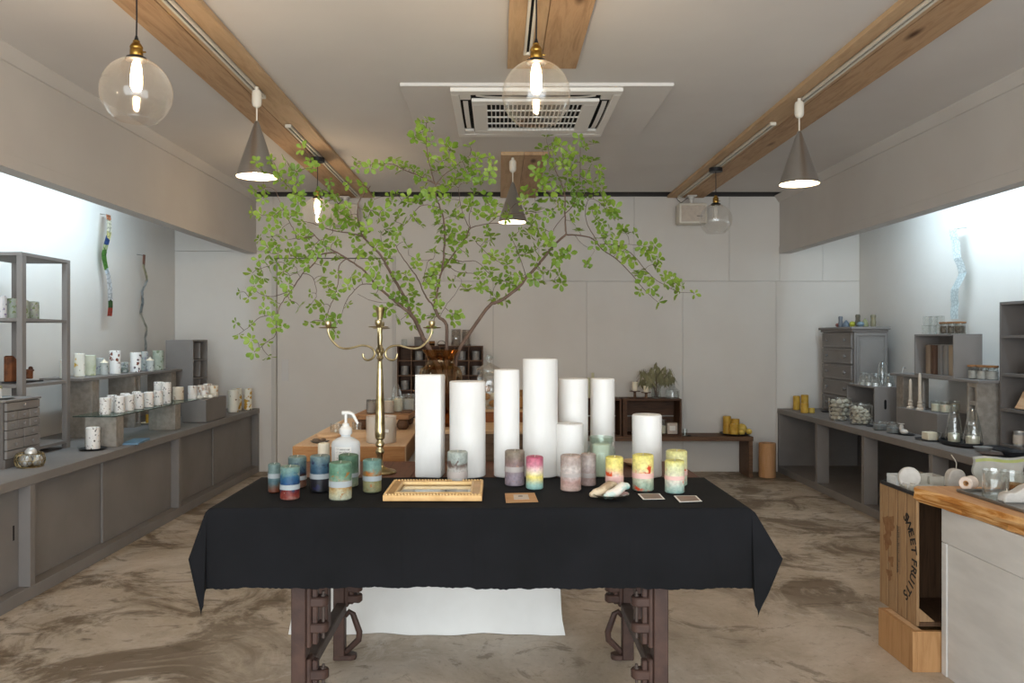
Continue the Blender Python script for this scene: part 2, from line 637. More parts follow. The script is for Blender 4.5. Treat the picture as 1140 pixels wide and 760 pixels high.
def tumbler(label, loc, r, h, g='glass', fill=None, fillm=None, r2=None, group=None, cat='glass', name='glass_tumbler', lid=None, seg=24):
    t = thing(name, label, cat, loc, 0, group)
    part('glass_wall', MB().lathe(vessel_prof(r, h, r2), seg), M[g] if isinstance(g, str) else g, t)
    if fill:
        k = (r2 or r) * .9
        f = part('wax_fill', MB().lathe(cyl_prof(k, fill, .002), seg, c=(0, 0, .004)), fillm, t)
        part('wick', MB().tube([(0, 0, fill + .003), (0, 0, fill + .012)], .001, 6), M['wick'], f)
    if lid:
        part('lid', MB().lathe([(0, h), (r * 1.0, h), (r * 1.03, h + .002), (r * 1.03, h + lid[0] - .002), (r, h + lid[0]), (0, h + lid[0])], seg), lid[1], t)
    return t


def plate(label, loc, r, m, h=.012, name='plate', group=None, sx=1, sy=1, cat='plate', lip=.35):
    p = [(0, 0), (r * .6, 0), (r * .97, h * .8), (r, h), (r * .95, h), (r * .62, h * lip), (0, h * lip)]
    return solo(name, MB().lathe(p, 32, sx=sx, sy=sy), m, label, cat, loc, 0, group)
# ================================================================== the room
YB = 7.65          # back wall
XL, XR = -3.10, 3.455
ZC = 2.64
K = YB / F
YF = -1.7          # shop front behind the camera


def wx(px):
    return (px - CX) * K


def wz(py):
    return H - (py - CY) * K


struct('floor', MB().box(XL - .1, XR + .1, YF - .1, YB + .2, -.08, 0), M['floor'], smooth=0)
# the ceiling boards stop short of the back wall and leave a dark slot
struct('ceiling', MB().box(XL - .1, XR + .1, YF - .1, 7.45, ZC, ZC + .05), M['ceil'], smooth=0)
struct('ceiling_void', MB().box(XL - .1, XR + .1, 7.25, YB + .2, 2.95, 3.0).box(XL - .1, XR + .1, 7.25, 7.3, ZC + .05, 2.95), M['void'], smooth=0)  # boards closing the slot, its shade put into their colour
struct('wall_left', MB().box(XL - .1, XL, YF, YB + .2, 0, ZC).box(XL - .1, XL, 7.25, YB + .2, ZC, 2.95), M['wall'], smooth=0)
struct('wall_right', MB().box(XR, XR + .1, YF, YB + .2, 0, ZC).box(XR, XR + .1, 7.25, YB + .2, ZC, 2.95), M['wall'], smooth=0)
wf = MB()
wf.box(XL, -2.6, YF - .1, YF, 0, ZC).box(2.9, XR, YF - .1, YF, 0, ZC).box(-2.6, 2.9, YF - .1, YF, 2.42, ZC)
struct('wall_front', wf, M['wall'], smooth=0)
# back wall: painted boards with fine joints, standing clear of the ceiling by a dark slot
wb = MB()
g = .0012
zs = wz(313)


def board(x0, x1, z0, z1, y=YB):
    wb.box(x0 + g, x1 - g, y, y + .03, z0 + g, z1 - g, .0008)


ztop = 2.633
dx0, dx1, dz = wx(304), wx(440), wz(287)
for a, b in zip([wx(440), wx(494), wx(600), wx(706), wx(812)], [wx(494), wx(600), wx(706), wx(812), wx(868)]):
    board(a, b, zs, ztop)
for a, b in zip([dx1, wx(549), wx(653), wx(760)], [wx(549), wx(653), wx(760), wx(864)]):
    board(a, b, 0, zs)
board(dx0, dx1, dz, ztop)
zl = wz(279.4)
board(XL, dx0, zl, ztop)
board(XL, dx0, 0, zl)
board(wx(864), XR, 0, zs)
board(wx(868), wx(916), zs, ztop)
board(wx(916), XR, zs, ztop)
struct('wall_back_shade_backing', MB().box(XL - .1, XR + .1, YB + .08, YB + .14, 0, 2.95), M['void'], smooth=0)  # backing behind the slot, coloured dark to stand in for shade
struct('wall_back', wb, M['wall'], smooth=0)
# sliding door, left end of the back wall
d = MB().box(dx0 + .035, dx1 - .03, YB + .015, YB + .045, .01, dz - .006, .002)
d.box(dx0 + .075, dx0 + .15, YB + .012, YB + .016, wz(425), wz(399), .001)
dr = struct('door_1', d, M['wall'], smooth=0)
hb = MB().box(dx0 + .08, dx0 + .145, YB + .0105, YB + .0125, wz(424), wz(400), .001)
struct('door_handle', hb, M['ceil'], dr, smooth=0)
tr = MB().box(dx0 - .012, dx0 + .032, YB - .012, YB + .04, 0, dz + .02, .002).box(dx1 - .028, dx1 + .006, YB - .008, YB + .04, 0, dz + .02, .002)
struct('trim_1', tr, M['soffit'], smooth=0)
# hanging soffits over both side counters, with a band along the foot and a cove at the ceiling
for nm, xa, xb, s in (('wall_left_soffit', -2.32, -2.42, 1), ('wall_right_soffit', 2.69, 2.79, -1)):
    q = MB().box(min(xa, xb), max(xa, xb), YF, YB - .001, 2.085, ZC)
    q.box(min(xa, xa + s * .006), max(xa, xa + s * .006), YF, YB - .001, 2.083, 2.15, .001)
    q.prism([(xa, ZC), (xa + s * .05, ZC), (xa + s * .045, ZC - .012), (xa + s * .012, ZC - .06), (xa, ZC - .062)], 'y', YF, YB - .002)
    struct(nm, q, M['soffit'], smooth=0)
# wooden boards on the ceiling
BZ = 2.615


def beam(nm, strips, y0, y1):
    for i, (a, b, m) in enumerate(strips):
        struct(nm if i == 0 else nm + '_b', MB().box(a, b, y0, y1, BZ, ZC, .002), m, smooth=0)


beam('trim_2', [(-1.53, -1.362, M['beam']), (-1.358, -1.19, M['beam2'])], YF, YB - .02)
beam('trim_3', [(1.61, 1.762, M['beam2']), (1.766, 1.955, M['beam'])], YF, YB - .02)
beam('trim_4', [(.043, .205, M['beam2']), (.208, .385, M['beam'])], YF, 3.97)
beam('trim_5', [(.018, .185, M['beam2']), (.188, .36, M['beam'])], 5.84, YB - .02)


def track(label, x, y0, y1):
    t = thing('lighting_track', label, 'track', (x, y0, BZ))
    L = y1 - y0
    part('rail', MB().box(-.018, -.006, 0, L, -.018, 0, .001).box(.006, .018, 0, L, -.018, 0, .001).box(-.018, .018, 0, L, -.005, 0), M['ivory'], t)
    part('conductor_slot', MB().box(-.006, .006, .002, L - .002, -.009, -.005), M['dark'], t)
    part('end_cap', MB().box(-.019, .019, L - .012, L + .006, -.02, 0, .002), M['ivory'], t)
    part('end_cap', MB().box(-.019, .019, -.006, .012, -.02, 0, .002), M['ivory'], t)


track('ivory track on the left ceiling board, holding the metal cone lamp', -1.30, YF + .1, 4.4)
track('ivory track on the left ceiling board, holding the globe lamp behind the leaves', -1.315, 5.0, 7.5)
track('ivory track on the right ceiling board, holding the metal cone lamp', 1.70, YF + .1, 4.5)
track('ivory track on the right ceiling board, holding the unlit globe lamp', 1.70, 4.95, 7.5)
track('short ivory track on the middle ceiling board above the central globe lamp', .135, YF + .1, 3.72)


# ------------------------------------------------------------------ lamps
def globe_lamp(label, x, y, zc, r, lit=True, canopy=False):
    t = thing('globe_pendant_lamp', label, 'pendant lamp', (x, y, zc), 0, 'clear glass globe lamps')
    a0, a1 = math.radians(73), math.radians(-53)
    prof = [(r * math.cos(a0 + (a1 - a0) * i / 26), r * math.sin(a0 + (a1 - a0) * i / 26)) for i in range(27)]
    e = prof[-1]
    prof += [(e[0] - .0005, e[1] - .003), (e[0] - .003, e[1] - .003), (e[0] - .003, e[1])]
    part('glass_globe', MB().lathe(prof, 48), M['globe'], t, 'clear open-bottomed glass globe')
    zt = r * math.sin(a0)
    part('black_collar', MB().lathe([(0, zt - .004), (.036, zt - .004), (.038, zt), (.036, zt + .006), (.024, zt + .012), (0, zt + .012)], 28), M['black'], t)
    zb = zt + .012
    part('brass_socket', MB().lathe([(0, zb), (.021, zb), (.023, zb + .004), (.023, zb + .022), (.021, zb + .026), (.023, zb + .03), (.023, zb + .034),
                                     (.017, zb + .044), (.012, zb + .05), (.012, zb + .056), (0, zb + .056)], 28), M['brass'], t, 'brass lamp socket')
    part('socket_key', MB().tube([(.022, 0, zb + .015), (.034, 0, zb + .015)], .003, 8), M['brass'], t)
    top = BZ - zc - .0185
    cn = MB().tube([(0, 0, zb + .056), (0, 0, zb + .075)], [.009, .004], 10)
    cn.tube([(0, 0, zb + .07), (.001, 0, (zb + top) / 2), (0, 0, top)], .003, 8)
    part('cord', cn, M['black'], t)
    if canopy:
        part('ceiling_canopy', MB().lathe([(0, top - .03), (.05, top - .03), (.052, top - .028), (.052, top - .002), (.05, top), (0, top)], 32), M['black'], t)
        part('track_plug', MB().lathe([(0, top), (.014, top), (.014, top + .0003), (0, top + .0003)], 16), M['ivory'], t)
    else:
        part('track_plug', MB().lathe([(0, top - .02), (.012, top - .02), (.02, top - .01), (.02, top), (0, top)], 16), M['ivory'], t)
    b = part('bulb', MB().lathe([(0, zt - .118), (.012, zt - .115), (.02, zt - .1), (.021, zt - .06), (.016, zt - .02), (.012, zt - .006), (0, zt - .006)], 20),
             M['bulboff'] , t)
    if lit:
        part('filament', MB().lathe([(0, zt - .106), (.010, zt - .1), (.012, zt - .07), (.011, zt - .03), (0, zt - .026)], 12), M['bulb'], b, 'glowing warm filament')


globe_lamp('large lit glass globe lamp hanging nearest, in front of the left ceiling board', -1.327, 2.93, 2.18, .125)
globe_lamp('large lit glass globe lamp hanging below the ceiling air conditioner', .138, 2.93, 2.17, .125)
globe_lamp('lit glass globe lamp partly hidden by the green leaves', -1.325, 5.85, 2.185, .12, canopy=True)
globe_lamp('unlit glass globe lamp in front of the wall speaker on the right', 1.685, 6.2, 2.195, .124, lit=False, canopy=True)


def cone_lamp(label, x, y):
    t = thing('cone_pendant_lamp', label, 'pendant lamp', (x, y, 2.125), 0, 'brushed metal cone lamps')
    n = MB().lathe([(.105, 0), (.106, .002), (.0125, .284), (.0085, .292), (.006, .293), (0, .293)], 48)
    part('metal_shade', n, M['steel'], t, 'brushed metal cone shade')
    part('inner_lining', MB().lathe([(.1045, .0005), (.1, .008), (.0115, .27), (0, .27)], 48), M['shade_in'], t, 'white inside of the shade')
    part('rod', MB().tube([(0, 0, .292), (0, 0, .37)], .004, 8), M['ivory'], t)
    part('mount_cup', MB().lathe([(0, .365), (.012, .365), (.022, .375), (.025, .39), (.025, .44), (.021, .452), (.01, .456), (.01, .472), (0, .472)], 24), M['ivory'], t, 'ivory track mount cup')
    part('bulb', MB().lathe([(0, .012), (.018, .016), (.03, .032), (.031, .05), (.022, .075), (.013, .09), (0, .095)], 20), M['conebulb'], t, 'lit warm bulb')


cone_lamp('brushed metal cone lamp hanging from the left ceiling board', -1.27, 4.2)
cone_lamp('brushed metal cone lamp hanging from the right ceiling board', 1.655, 4.4)
cone_lamp('brushed metal cone lamp at the middle, behind the leaves', .104, 5.85)

# ------------------------------------------------------------------ ceiling air conditioner
ac = thing('ceiling_air_conditioner', 'white cassette air conditioner set in the ceiling, middle of the room', 'air conditioner', (.205, 4.78, ZC))
part('mounting_plate', MB().box(-.732, .732, -.52, .5, -.018, 0, .003), M['ceil'], ac)
# cassette: frame ring, four air slots with flaps, centre grille
fr = MB()
for a in ((-.465, .465, -.5, -.43), (-.465, .465, .41, .48), (-.465, -.42, -.43, .41), (.42, .465, -.43, .41)):
    fr.box(*a, -.04, -.0181, .004)
for a in ((-.42, -.36, -.43, -.33), (.36, .42, -.43, -.33), (-.42, -.36, .33, .41), (.36, .42, .33, .41)):
    fr.box(*a, -.036, -.0181, .003)
part('outer_frame', fr, M['white'], ac)
part('air_slot', MB().box(-.42, .42, -.43, .41, -.021, -.0182), M['dark'], ac)
for nm, x0, x1, y0, y1, ax in (('near', -.33, .33, -.41, -.375, 'x'), ('far', -.33, .33, .365, .395, 'x'), ('l', -.405, -.377, -.29, .29, 'y'), ('r', .377, .405, -.29, .29, 'y')):
    def flap(u, v, x0=x0, x1=x1, y0=y0, y1=y1, ax=ax):
        e = .012 * math.sin(math.pi * (u if ax == 'x' else v)) ** .5
        return (x0 + (x1 - x0) * u, y0 + (y1 - y0) * v, -.03 - e * (1.2 if ax == 'x' else 1.0))
    part('air_flap', MB().grid(flap, 12, 12), M['white'], ac)
gr = MB()
gr.box(-.355, .355, -.35, -.28, -.05, -.03, .004).box(-.355, .355, .27, .34, -.05, -.03, .004).box(-.355, -.27, -.28, .27, -.05, -.03, .004).box(.27, .355, -.28, .27, -.05, -.03, .004)
for i in range(1, 22):
    x = -.27 + .54 * i / 22
    gr.box(x - .0028, x + .0028, -.28, .27, -.046, -.034)
for i in range(1, 4):
    y = -.28 + .55 * i / 4
    gr.box(-.27, .27, y - .0045, y + .0045, -.046, -.038)
part('intake_grille', gr, M['white'], ac)
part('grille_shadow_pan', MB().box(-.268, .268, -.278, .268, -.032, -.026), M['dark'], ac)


# ------------------------------------------------------------------ wall speakers
def speaker(label, x, z):
    t = thing('wall_speaker', label, 'speaker', (x, YB - .16, z), 0, 'ceiling hung speakers')
    part('cabinet', MB().box(-.13, .13, -.06, .1, -.095, .095, .012, seg=2), M['ivory'], t)
    part('grille_cloth', MB().box(-.112, .112, -.064, -.058, -.078, .072, .002), M['label'], t)
    part('nameplate', MB().box(.03, .085, -.066, -.063, -.03, -.024), M['dimink'], t)
    b = MB().tube([(0, .02, .09), (0, .02, .16)], .012, 10).ball((0, .02, .135), .018, 12)
    b.box(-.045, .045, -.03, .07, .162, .175, .004).lathe([(.02, .145), (.03, .162)], 14, c=(0, .02, 0))
    part('ceiling_bracket', b, M['white'], t)
    part('cable', MB().tube([(-.02, .05, .165), (-.08, .1, .12), (-.12, .12, .172)], .003, 6), M['black'], t)


speaker('cream speaker under the right ceiling board near the unlit globe lamp', wx(770) * .98, 2.44)
speaker('cream speaker under the left ceiling board, half hidden by leaves', wx(384) * .98, 2.43)
# ================================================================== side counters
ZT = .607      # their worktops


def counter(label, xf, xw, s, posts, doors=None):
    """long built-in display counter; xf front face, xw wall side, s = direction from front to wall"""
    t = thing('display_counter', label, 'counter', (xf, 0, 0))
    y0, y1 = YF + .05, YB - .002
    w = abs(xw - xf)

    def bx(mb, a, b, *r, **k):
        return mb.box(min(a * s, b * s), max(a * s, b * s), *r, **k)
    part('worktop', bx(MB(), -.004, w - .002, y0, y1, ZT - .046, ZT, bev=.002), M['grey'], t)
    part('plinth', bx(MB(), .0, w - .002, y0, y1, 0, .062, bev=.002), M['grey'], t)
    part('back_panel', bx(MB(), w - .03, w - .002, y0, y1, .0625, ZT - .0465), M['greyd'], t)
    for y in posts:
        part('post', bx(MB(), .0, .1, y - .022, y + .022, .0625, ZT - .0465, bev=.0015), M['grey'], t)
    part('end_panel', bx(MB(), .0, w - .035, y1 - .03, y1, .0625, ZT - .0465), M['grey'], t)
    if doors:
        for i, (a, b, dep) in enumerate(doors):
            q = part('sliding_door', bx(MB(), dep, dep + .014, a, b, .063, ZT - .047, bev=.001), M['grey'], t)
            if abs(b - 3.907) > .01:
                continue
            ym = b - .04
            part('finger_pull', bx(MB(), dep - .0008, dep + .0005, ym - .006, ym + .006, .30, .372), M['dark'], q)
    return t


lp = [2.2, 3.93, 5.75]
dl = []
e = [YF + .06] + [v for v in lp] + [YB - .04]
for a, b in zip(e, e[1:]):
    m_ = (a + b) / 2 - .1
    dl += [(a + .023, m_ + .06, .072), (m_, b - .023, .056)]
counter('long grey counter with sliding doors along the left wall', -2.29, XL, -1, lp, dl)
counter('long grey counter with open bays along the right wall', 2.67, XR, 1, [2.2, 3.1, 4.02, 4.94, 5.86, 6.72])


def open_box(t, w, d, h, th, m, face, back=True):
    """carcass w (x) d (y) h (z), origin at the near-left-bottom corner; open towards face"""
    part('bottom', MB().box(0, w, 0, d, 0, th, .001), m, t)
    part('top', MB().box(0, w, 0, d, h - th, h, .001), m, t)
    sides = {'-x': (0, th, 0, d), '+x': (w - th, w, 0, d), '-y': (0, w, 0, th), '+y': (0, w, d - th, d)}
    opp = {'-x': '+x', '+x': '-x', '-y': '+y', '+y': '-y'}
    for k, (a, b, c, e_) in sides.items():
        if k == face or (k == opp[face] and not back):
            continue
        if k in ('-x', '+x') and face in ('-y', '+y') or k in ('-y', '+y') and face in ('-x', '+x'):
            part('side_panel', MB().box(a, b, c, e_, th + .0003, h - th - .0003, .001), m, t)
        else:
            a2, b2, c2, e2 = a, b, c, e_
            if face in ('-x', '+x'):
                c2, e2 = th, d - th
            else:
                a2, b2 = th, w - th
            part('back_panel', MB().box(a2, b2, c2, e2, th + .0003, h - th - .0003), m, t)


# ------------------------------------------------------------------ left counter
# tall open shelf frame
sh = thing('open_shelf_rack', 'tall open grey shelf frame at the near end of the left counter', 'shelf', (-2.98, 4.43, ZT), 0)
W_, D_, Hh = .34, .5, 1.15
for x in (0, W_ - .032):
    for y in (0, D_ - .04):
        part('post', MB().box(x, x + .032, y, y + .04, 0, Hh - .0205, .0015), M['grey'], sh)
part('top_board', MB().box(0, W_, 0, D_, Hh - .02, Hh, .0015), M['grey'], sh)
for z in (.03, .395, .765):
    part('shelf_board', MB().box(.033, W_ - .033, .002, D_ - .002, z, z + .018, .001), M['grey'], sh)
    part('shelf_rail', MB().box(.002, .0325, .0405, D_ - .0405, z, z + .018, .001), M['grey'], sh)
    part('shelf_rail', MB().box(W_ - .0325, W_ - .002, .0405, D_ - .0405, z, z + .018, .001), M['grey'], sh)
zs2 = ZT + .783
mgreen = spotted('pressed_fern_wax', 'b9bcae', [('7d8a5c', .36), ('a08fa8', .2)], 45, base2='9fa79a')
mlil = spotted('pressed_lilac_wax', 'd5d2d2', [('8d7f98', .34), ('b9a9a0', .28)], 50)
for i, (px, m_, r_) in enumerate(((32, mlil, .023), (39, mgreen, .024), (47.5, mgreen, .024), (54.5, mgreen, .024))):
    Y = 4.6 + .085 * i
    candle('pressed-flower candle on the upper board of the shelf frame, %s' % ('lilac tinted', 'green, beside the lilac one', 'green, third in the row', 'green, far end')[i],
           (-2.83 + .012 * i, Y - .05, zs2), r_ * 1.25, (.128, .118, .112, .108)[i], m_, group='candles on the shelf frame')
# rusty brown block sculpture on the middle board
z3 = ZT + .413
sc = thing('burnt_wood_sculpture', 'brown burnt wood and wax sculpture on the shelf frame', 'ornament', (-2.80, 4.6, z3))
mrust = mat('burnt_rust_wood', '4a2a18', '7a4726', .7, ns=16, bmp=.4, bs=50)
part('upright_slab', MB().prism([(-.03, 0), (.03, 0), (.03, .125), (-.01, .15), (-.03, .145)], 'x', -.03, .015, .004), mrust, sc)
tb = MB().lathe(cyl_prof(.028, .05, .004), 18, c=(.02, .12, .01)).box(-.01, .045, .035, .09, .04, .062, .006).ball((.02, .15, .07), .013, 10).box(.0, .04, .03, .16, .052, .066, .006)
part('stump_block', tb, mrust, sc)
solo('slate_tray', MB().box(-.05, .06, -.09, .15, 0, .008, .003), M['slate'], 'thin dark tray under the burnt wood sculpture', 'tray', (-2.79, 4.65, z3 + .0005))
sc.location.z += .009
# drawer cabinet
dc = thing('small_drawer_cabinet', 'small grey many-drawered cabinet in front of the shelf frame', 'cabinet', (-2.53, 4.10, ZT))
Lc, Hc, Dc = .315, .352, .30
mcab = M['greyc']
part('carcass', MB().box(-Dc, -.012, 0, Lc, 0, Hc - .012, .002).box(-.012, 0, 0, Lc, 0, .045, .001), M['greyd'], dc)
part('top_board', MB().box(-Dc - .003, .004, -.004, Lc + .004, Hc - .0118, Hc, .002), mcab, dc)
rows = [(1, .295, .336), (3, .245, .289), (3, .197, .241), (2, .15, .193), (2, .092, .146), (1, .048, .088)]
for n, z0, z1 in rows:
    wd = (Lc - .012) / n
    for i in range(n):
        a = .006 + wd * i
        q = part('drawer', MB().box(-.0115, .003, a + .0035, a + wd - .0035, z0, z1, .0015), mcab, dc)
        part('knob', MB().lathe([(0, 0), (.004, 0), (.004, .006), (.009, .009), (.009, .013), (0, .015)], 12,
                                mx=Matrix.Translation((.002, a + wd / 2, (z0 + z1) / 2)) @ Matrix.Rotation(math.pi / 2, 4, 'Y')), mcab, q)
plate('grey plate on the drawer cabinet holding a mossy candle', (-2.63, 4.19, ZT + Hc), .085, M['bowlgrey'], .01)
cn_ = candle('short white candle wreathed in moss on the drawer cabinet', (-2.64, 4.19, ZT + Hc + .0035), .032, .055, M['whitewax'])
ms = MB()
for i in range(26):
    a = R.random() * 6.28
    ms.ball((.028 * math.cos(a), .028 * math.sin(a), .05 + R.random() * .014), .007, 6, (1, 1, .7))
part('moss_wreath', ms, M['dryleaf'], cn_, 'green moss wreath')
# wire basket of silvery balls
bk = thing('wire_basket', 'round gold wire basket holding silvery balls on the left counter', 'basket', (-2.45, 4.18, ZT))
wb_ = MB()
for k in range(18):
    a = 2 * math.pi * k / 18
    for dd in (1, -1):
        wb_.tube([((.05 + .022 * math.sin(math.pi * (.15 + .7 * u))) * math.cos(a + dd * u * .5), (.05 + .022 * math.sin(math.pi * (.15 + .7 * u))) * math.sin(a + dd * u * .5), .003 + .068 * u) for u in [i / 6 for i in range(7)]], .0013, 5)
for zz, rr in ((.003, .06), (.037, .072), (.071, .06)):
    wb_.tube([(rr * math.cos(2 * math.pi * i / 28), rr * math.sin(2 * math.pi * i / 28), zz) for i in range(29)], .0018, 6)
part('wire_weave', wb_, M['candelabra'], bk)
part('base_disc', MB().lathe([(0, 0), (.055, 0), (.055, .003), (0, .003)], 28), M['brass'], bk)
for i, (x, y, z, lb) in enumerate(((-.028, .0, .0325, 'nearest the wall'), (.03, .012, .0325, 'nearest the counter edge'), (.0, -.035, .0325, 'nearest the camera side'), (.002, .038, .0325, 'behind the others'), (.003, .003, .072, 'on top of the others'))):
    solo('foil_ball', MB().lathe([(0, -.029)] + [(.029 * math.cos(b_), .029 * math.sin(b_)) for b_ in [-1.3 + .26 * j for j in range(11)]] + [(0, .029)], 18), M['silver'],
         'silvery ball in the wire basket, ' + lb, 'ball', (-2.45 + x, 4.18 + y, ZT + z), 0, 'silver balls in the wire basket', smooth=80)


# cinder blocks
def block(label, x0, y0, z, w, d, h, holes=None, group='grey cinder blocks'):
    t = thing('cinder_block', label, 'block', (x0, y0, z), 0, group)
    mb = MB()
    if not holes:
        mb.box(0, w, 0, d, 0, h, .003)
    else:                         # three cores running along y seen as ovals on the x side
        n = 3
        pitch = h / n
        wall = .028
        z_ = 0
        for i in range(n + 1):
            zz = i * pitch
            a = max(0, zz - wall / 2 if i else 0)
            b = min(h, zz + wall / 2) if i else wall
            if i == n:
                a = h - wall
            mb.box(.001, w - .001, .0225, d - .0225, a, b, .001)
        mb.box(0, w, 0, .022, 0, h, .002).box(0, w, d - .022, d, 0, h, .002)
    part('concrete_body', mb, M['concrete'], t)
    return t


lowb = [(-2.553, 4.93), (-2.553, 5.83)]
for i, (x, y) in enumerate(lowb):
    block('low grey cinder block under the %s end of the glass shelf' % ('near', 'far')[i], x, y, ZT, .195, .1, .188)
gz = ZT + .1885
gs = thing('glass_shelf', 'clear glass shelf on two low cinder blocks on the left counter', 'shelf', (-2.60, 4.88, gz))
part('glass_sheet', MB().box(0, .255, 0, 1.38, 0, .007, .0008), M['pane'], gs, smooth=0)
part('polished_edge', MB().box(-.0004, .2554, -.0006, -.0001, .0005, .0065).box(.2551, .2556, 0, 1.38, .0005, .0065), mat('glass_edge', '39453f', rough=.2), gs)
gz += .0072
mprint = spotted('printed_white_wax', 'ece7e1', [('3a3130', .26), ('7a5a4c', .2)], 75, stretch=(1, 1, .62))
for i, (px, pw) in enumerate(((117, 11.5), (133, 11), (143.5, 11), (154.5, 11), (165.5, 11), (176, 10))):
    Y = 4.97 + .135 * i
    x = (px - CX) / F * Y
    candle('white candle with printed dark marks on glass shelf, %s' % ('nearest of the row', 'second of the row', 'third of the row', 'fourth of the row', 'fifth of the row', 'sixth, beside the tall ones')[i],
           (x, Y, gz), .032, .106, mprint, group='printed candles on the glass shelf')
for i, (x, Y) in enumerate(((-2.412, 5.80), (-2.49, 5.86))):
    candle('taller white printed candle at far end of glass shelf, %s' % ('front one', 'rear one')[i], (x, Y, gz), .034, .155, mprint, group='tall printed candles on the glass shelf')
for i, (x, Y) in enumerate(((-2.50, 5.17), (-2.49, 5.33), (-2.49, 5.5))):
    candle('white printed candle in back row of glass shelf, %s' % ('nearest', 'middle', 'farthest')[i], (x, Y, gz), .03, .108, mprint, group='back row printed candles')
candle('cream candle with pressed brown leaves at the far end of glass shelf', (-2.464, 6.15, gz), .04, .1, spotted('cream_leaf_wax', 'e6d8c4', [('9a7450', .4)], 30, base2='dbc8ae'))
plate('black plate under the printed candle at the counter front', (-2.44, 4.81, ZT), .078, M['slate'], .012)
candle('white printed candle alone on a black plate at the counter front', (-2.44, 4.81, ZT + .0046), .039, .132, mprint)
bb = thing('booklet', 'blue booklet lying on the left counter beside the cinder block', 'booklet', (-2.335, 5.15, ZT), .15)
part('cover', MB().box(-.05, .05, -.13, .13, 0, .012, .001), mat('blue_cover', '5c7f9c', '6b8ba3', .5, ns=9), bb)
plate('small yellow-rimmed saucer behind the glass shelf', (-2.74, 6.25, ZT), .06, M['creamwax'], .014)
candle('small yellow candle on the saucer behind the glass shelf', (-2.735, 6.25, ZT + .006), .022, .07, M['honeywax'])
# tall blocks and the grey board
for i, (y, ho) in enumerate(((5.37, 0), (6.0, 1), (6.67, 0))):
    block('tall grey cinder block under the raised board, %s' % ('nearest', 'middle one with holes', 'farthest')[i], -2.93, y, ZT, .2, .1, .388, holes=ho)
    if i != 1:
        pass
solo('raised_board', MB().box(-3.0, -2.715, 5.22, 6.86, ZT + .3885, ZT + .4085, .0015), M['grey'], 'long grey board on tall cinder blocks along the left wall', 'board')
zb_ = ZT + .409
mw = spotted('white_flower_wax', 'efedea', [('4d3a40', .22), ('7a3f2c', .3)], 24)
my = spotted('yellow_flower_wax', 'eeece2', [('e0b73a', .34), ('6b6a2a', .15)], 26)
mg1 = spotted('pale_green_wax', 'd3d6c4', [('b9c09c', .4)], 30, base2='c4c9b2')
mg2 = spotted('grey_herb_wax', 'a6aba8', [('76807a', .4), ('8d8a98', .3)], 38, base2='bfc2bf')
mg3 = spotted('green_herb_wax', 'b3b9aa', [('6f7a5e', .4)], 42, base2='9aa394')
brd = [(72, 400, 10, my, 'white with yellow flowers, half hidden by the shelf post'), (88.5, 393, 11, my, 'white with two yellow flowers'), (100.5, 395, 12, mg1, 'pale yellow green, plain'), (110, 398, 11, mg2, 'grey herb candle, rear'),
       (116, 399, 9, mg2, 'pale green candle with a pointed top'), (128, 390, 12, mw, 'tall white with brown petals'), (138.5, 403, 9, mg2, 'short grey speckled'),
       (151, 392, 12, mw, 'white with two dark petals'), (161, 391, 8, mg2, 'grey herb candle beside the white one'), (167, 397, 9, mg2, 'grey candle with pointed top and white flower'), (176, 390, 12, mg3, 'green herb candle at the far end')]
Yn = [5.22, 5.42, 5.6, 5.82, 5.7, 5.86, 6.1, 6.2, 6.47, 6.36, 6.6]
for (px, pt, pw, m_, lb), Y in zip(brd, Yn):
    x = (px - CX) / F * Y
    x = max(-2.955, min(-2.745, x))
    h = max(.07, H - (pt - CY) / F * Y - zb_)
    Y = min(Y, 6.8)
    t = candle('candle on raised board: ' + lb, (x, Y, zb_), pw * Y / F / 2 * .97, h if 'pointed' not in lb else h * .75, m_, group='candles on the raised board')
    if 'pointed' in lb:
        rr = pw * Y / F / 2 * .97
        part('pointed_top', MB().lathe([(rr, 0), (rr * .75, .008), (rr * .3, .018), (0, .034)], 20, c=(0, 0, h * .75 - .001)), M['creamwax'], t)
# pigeonhole box in the corner
pg = thing('pigeonhole_box', 'tall grey pigeonhole box in the far left corner', 'shelf', (-2.86, 6.87, ZT))
w_, d_, h_ = .235, .34, .655
part('carcass', MB().box(0, .012, 0, d_, 0, h_).box(.012, w_, 0, .012, 0, h_).box(.012, w_, d_ - .012, d_, 0, h_).box(.012, w_, .012, d_ - .012, h_ - .012, h_).box(.012, w_, .012, d_ - .012, 0, .012), M['grey'], pg)
for i in range(1, 4):
    part('shelf_board', MB().box(.0125, w_ - .001, .0125, d_ - .0125, i * .16 - .005, i * .16 + .005), M['grey'], pg)
for i in range(4):
    part('divider', MB().box(.0125, w_ - .001, d_ / 2 - .005, d_ / 2 + .005, i * .16 + .0125, i * .16 + .148), M['grey'], pg)
for i, (y, k) in enumerate(((.085, 3), (.245, 2), (.085, 1))):
    candle('slim pale candle in the pigeonhole box, %s' % ('top row', 'second row', 'third row')[i], (-2.69, 6.87 + y, ZT + k * .16 + (.0055)), .02, .085, M['stonewax'], group='candles in the pigeonholes')
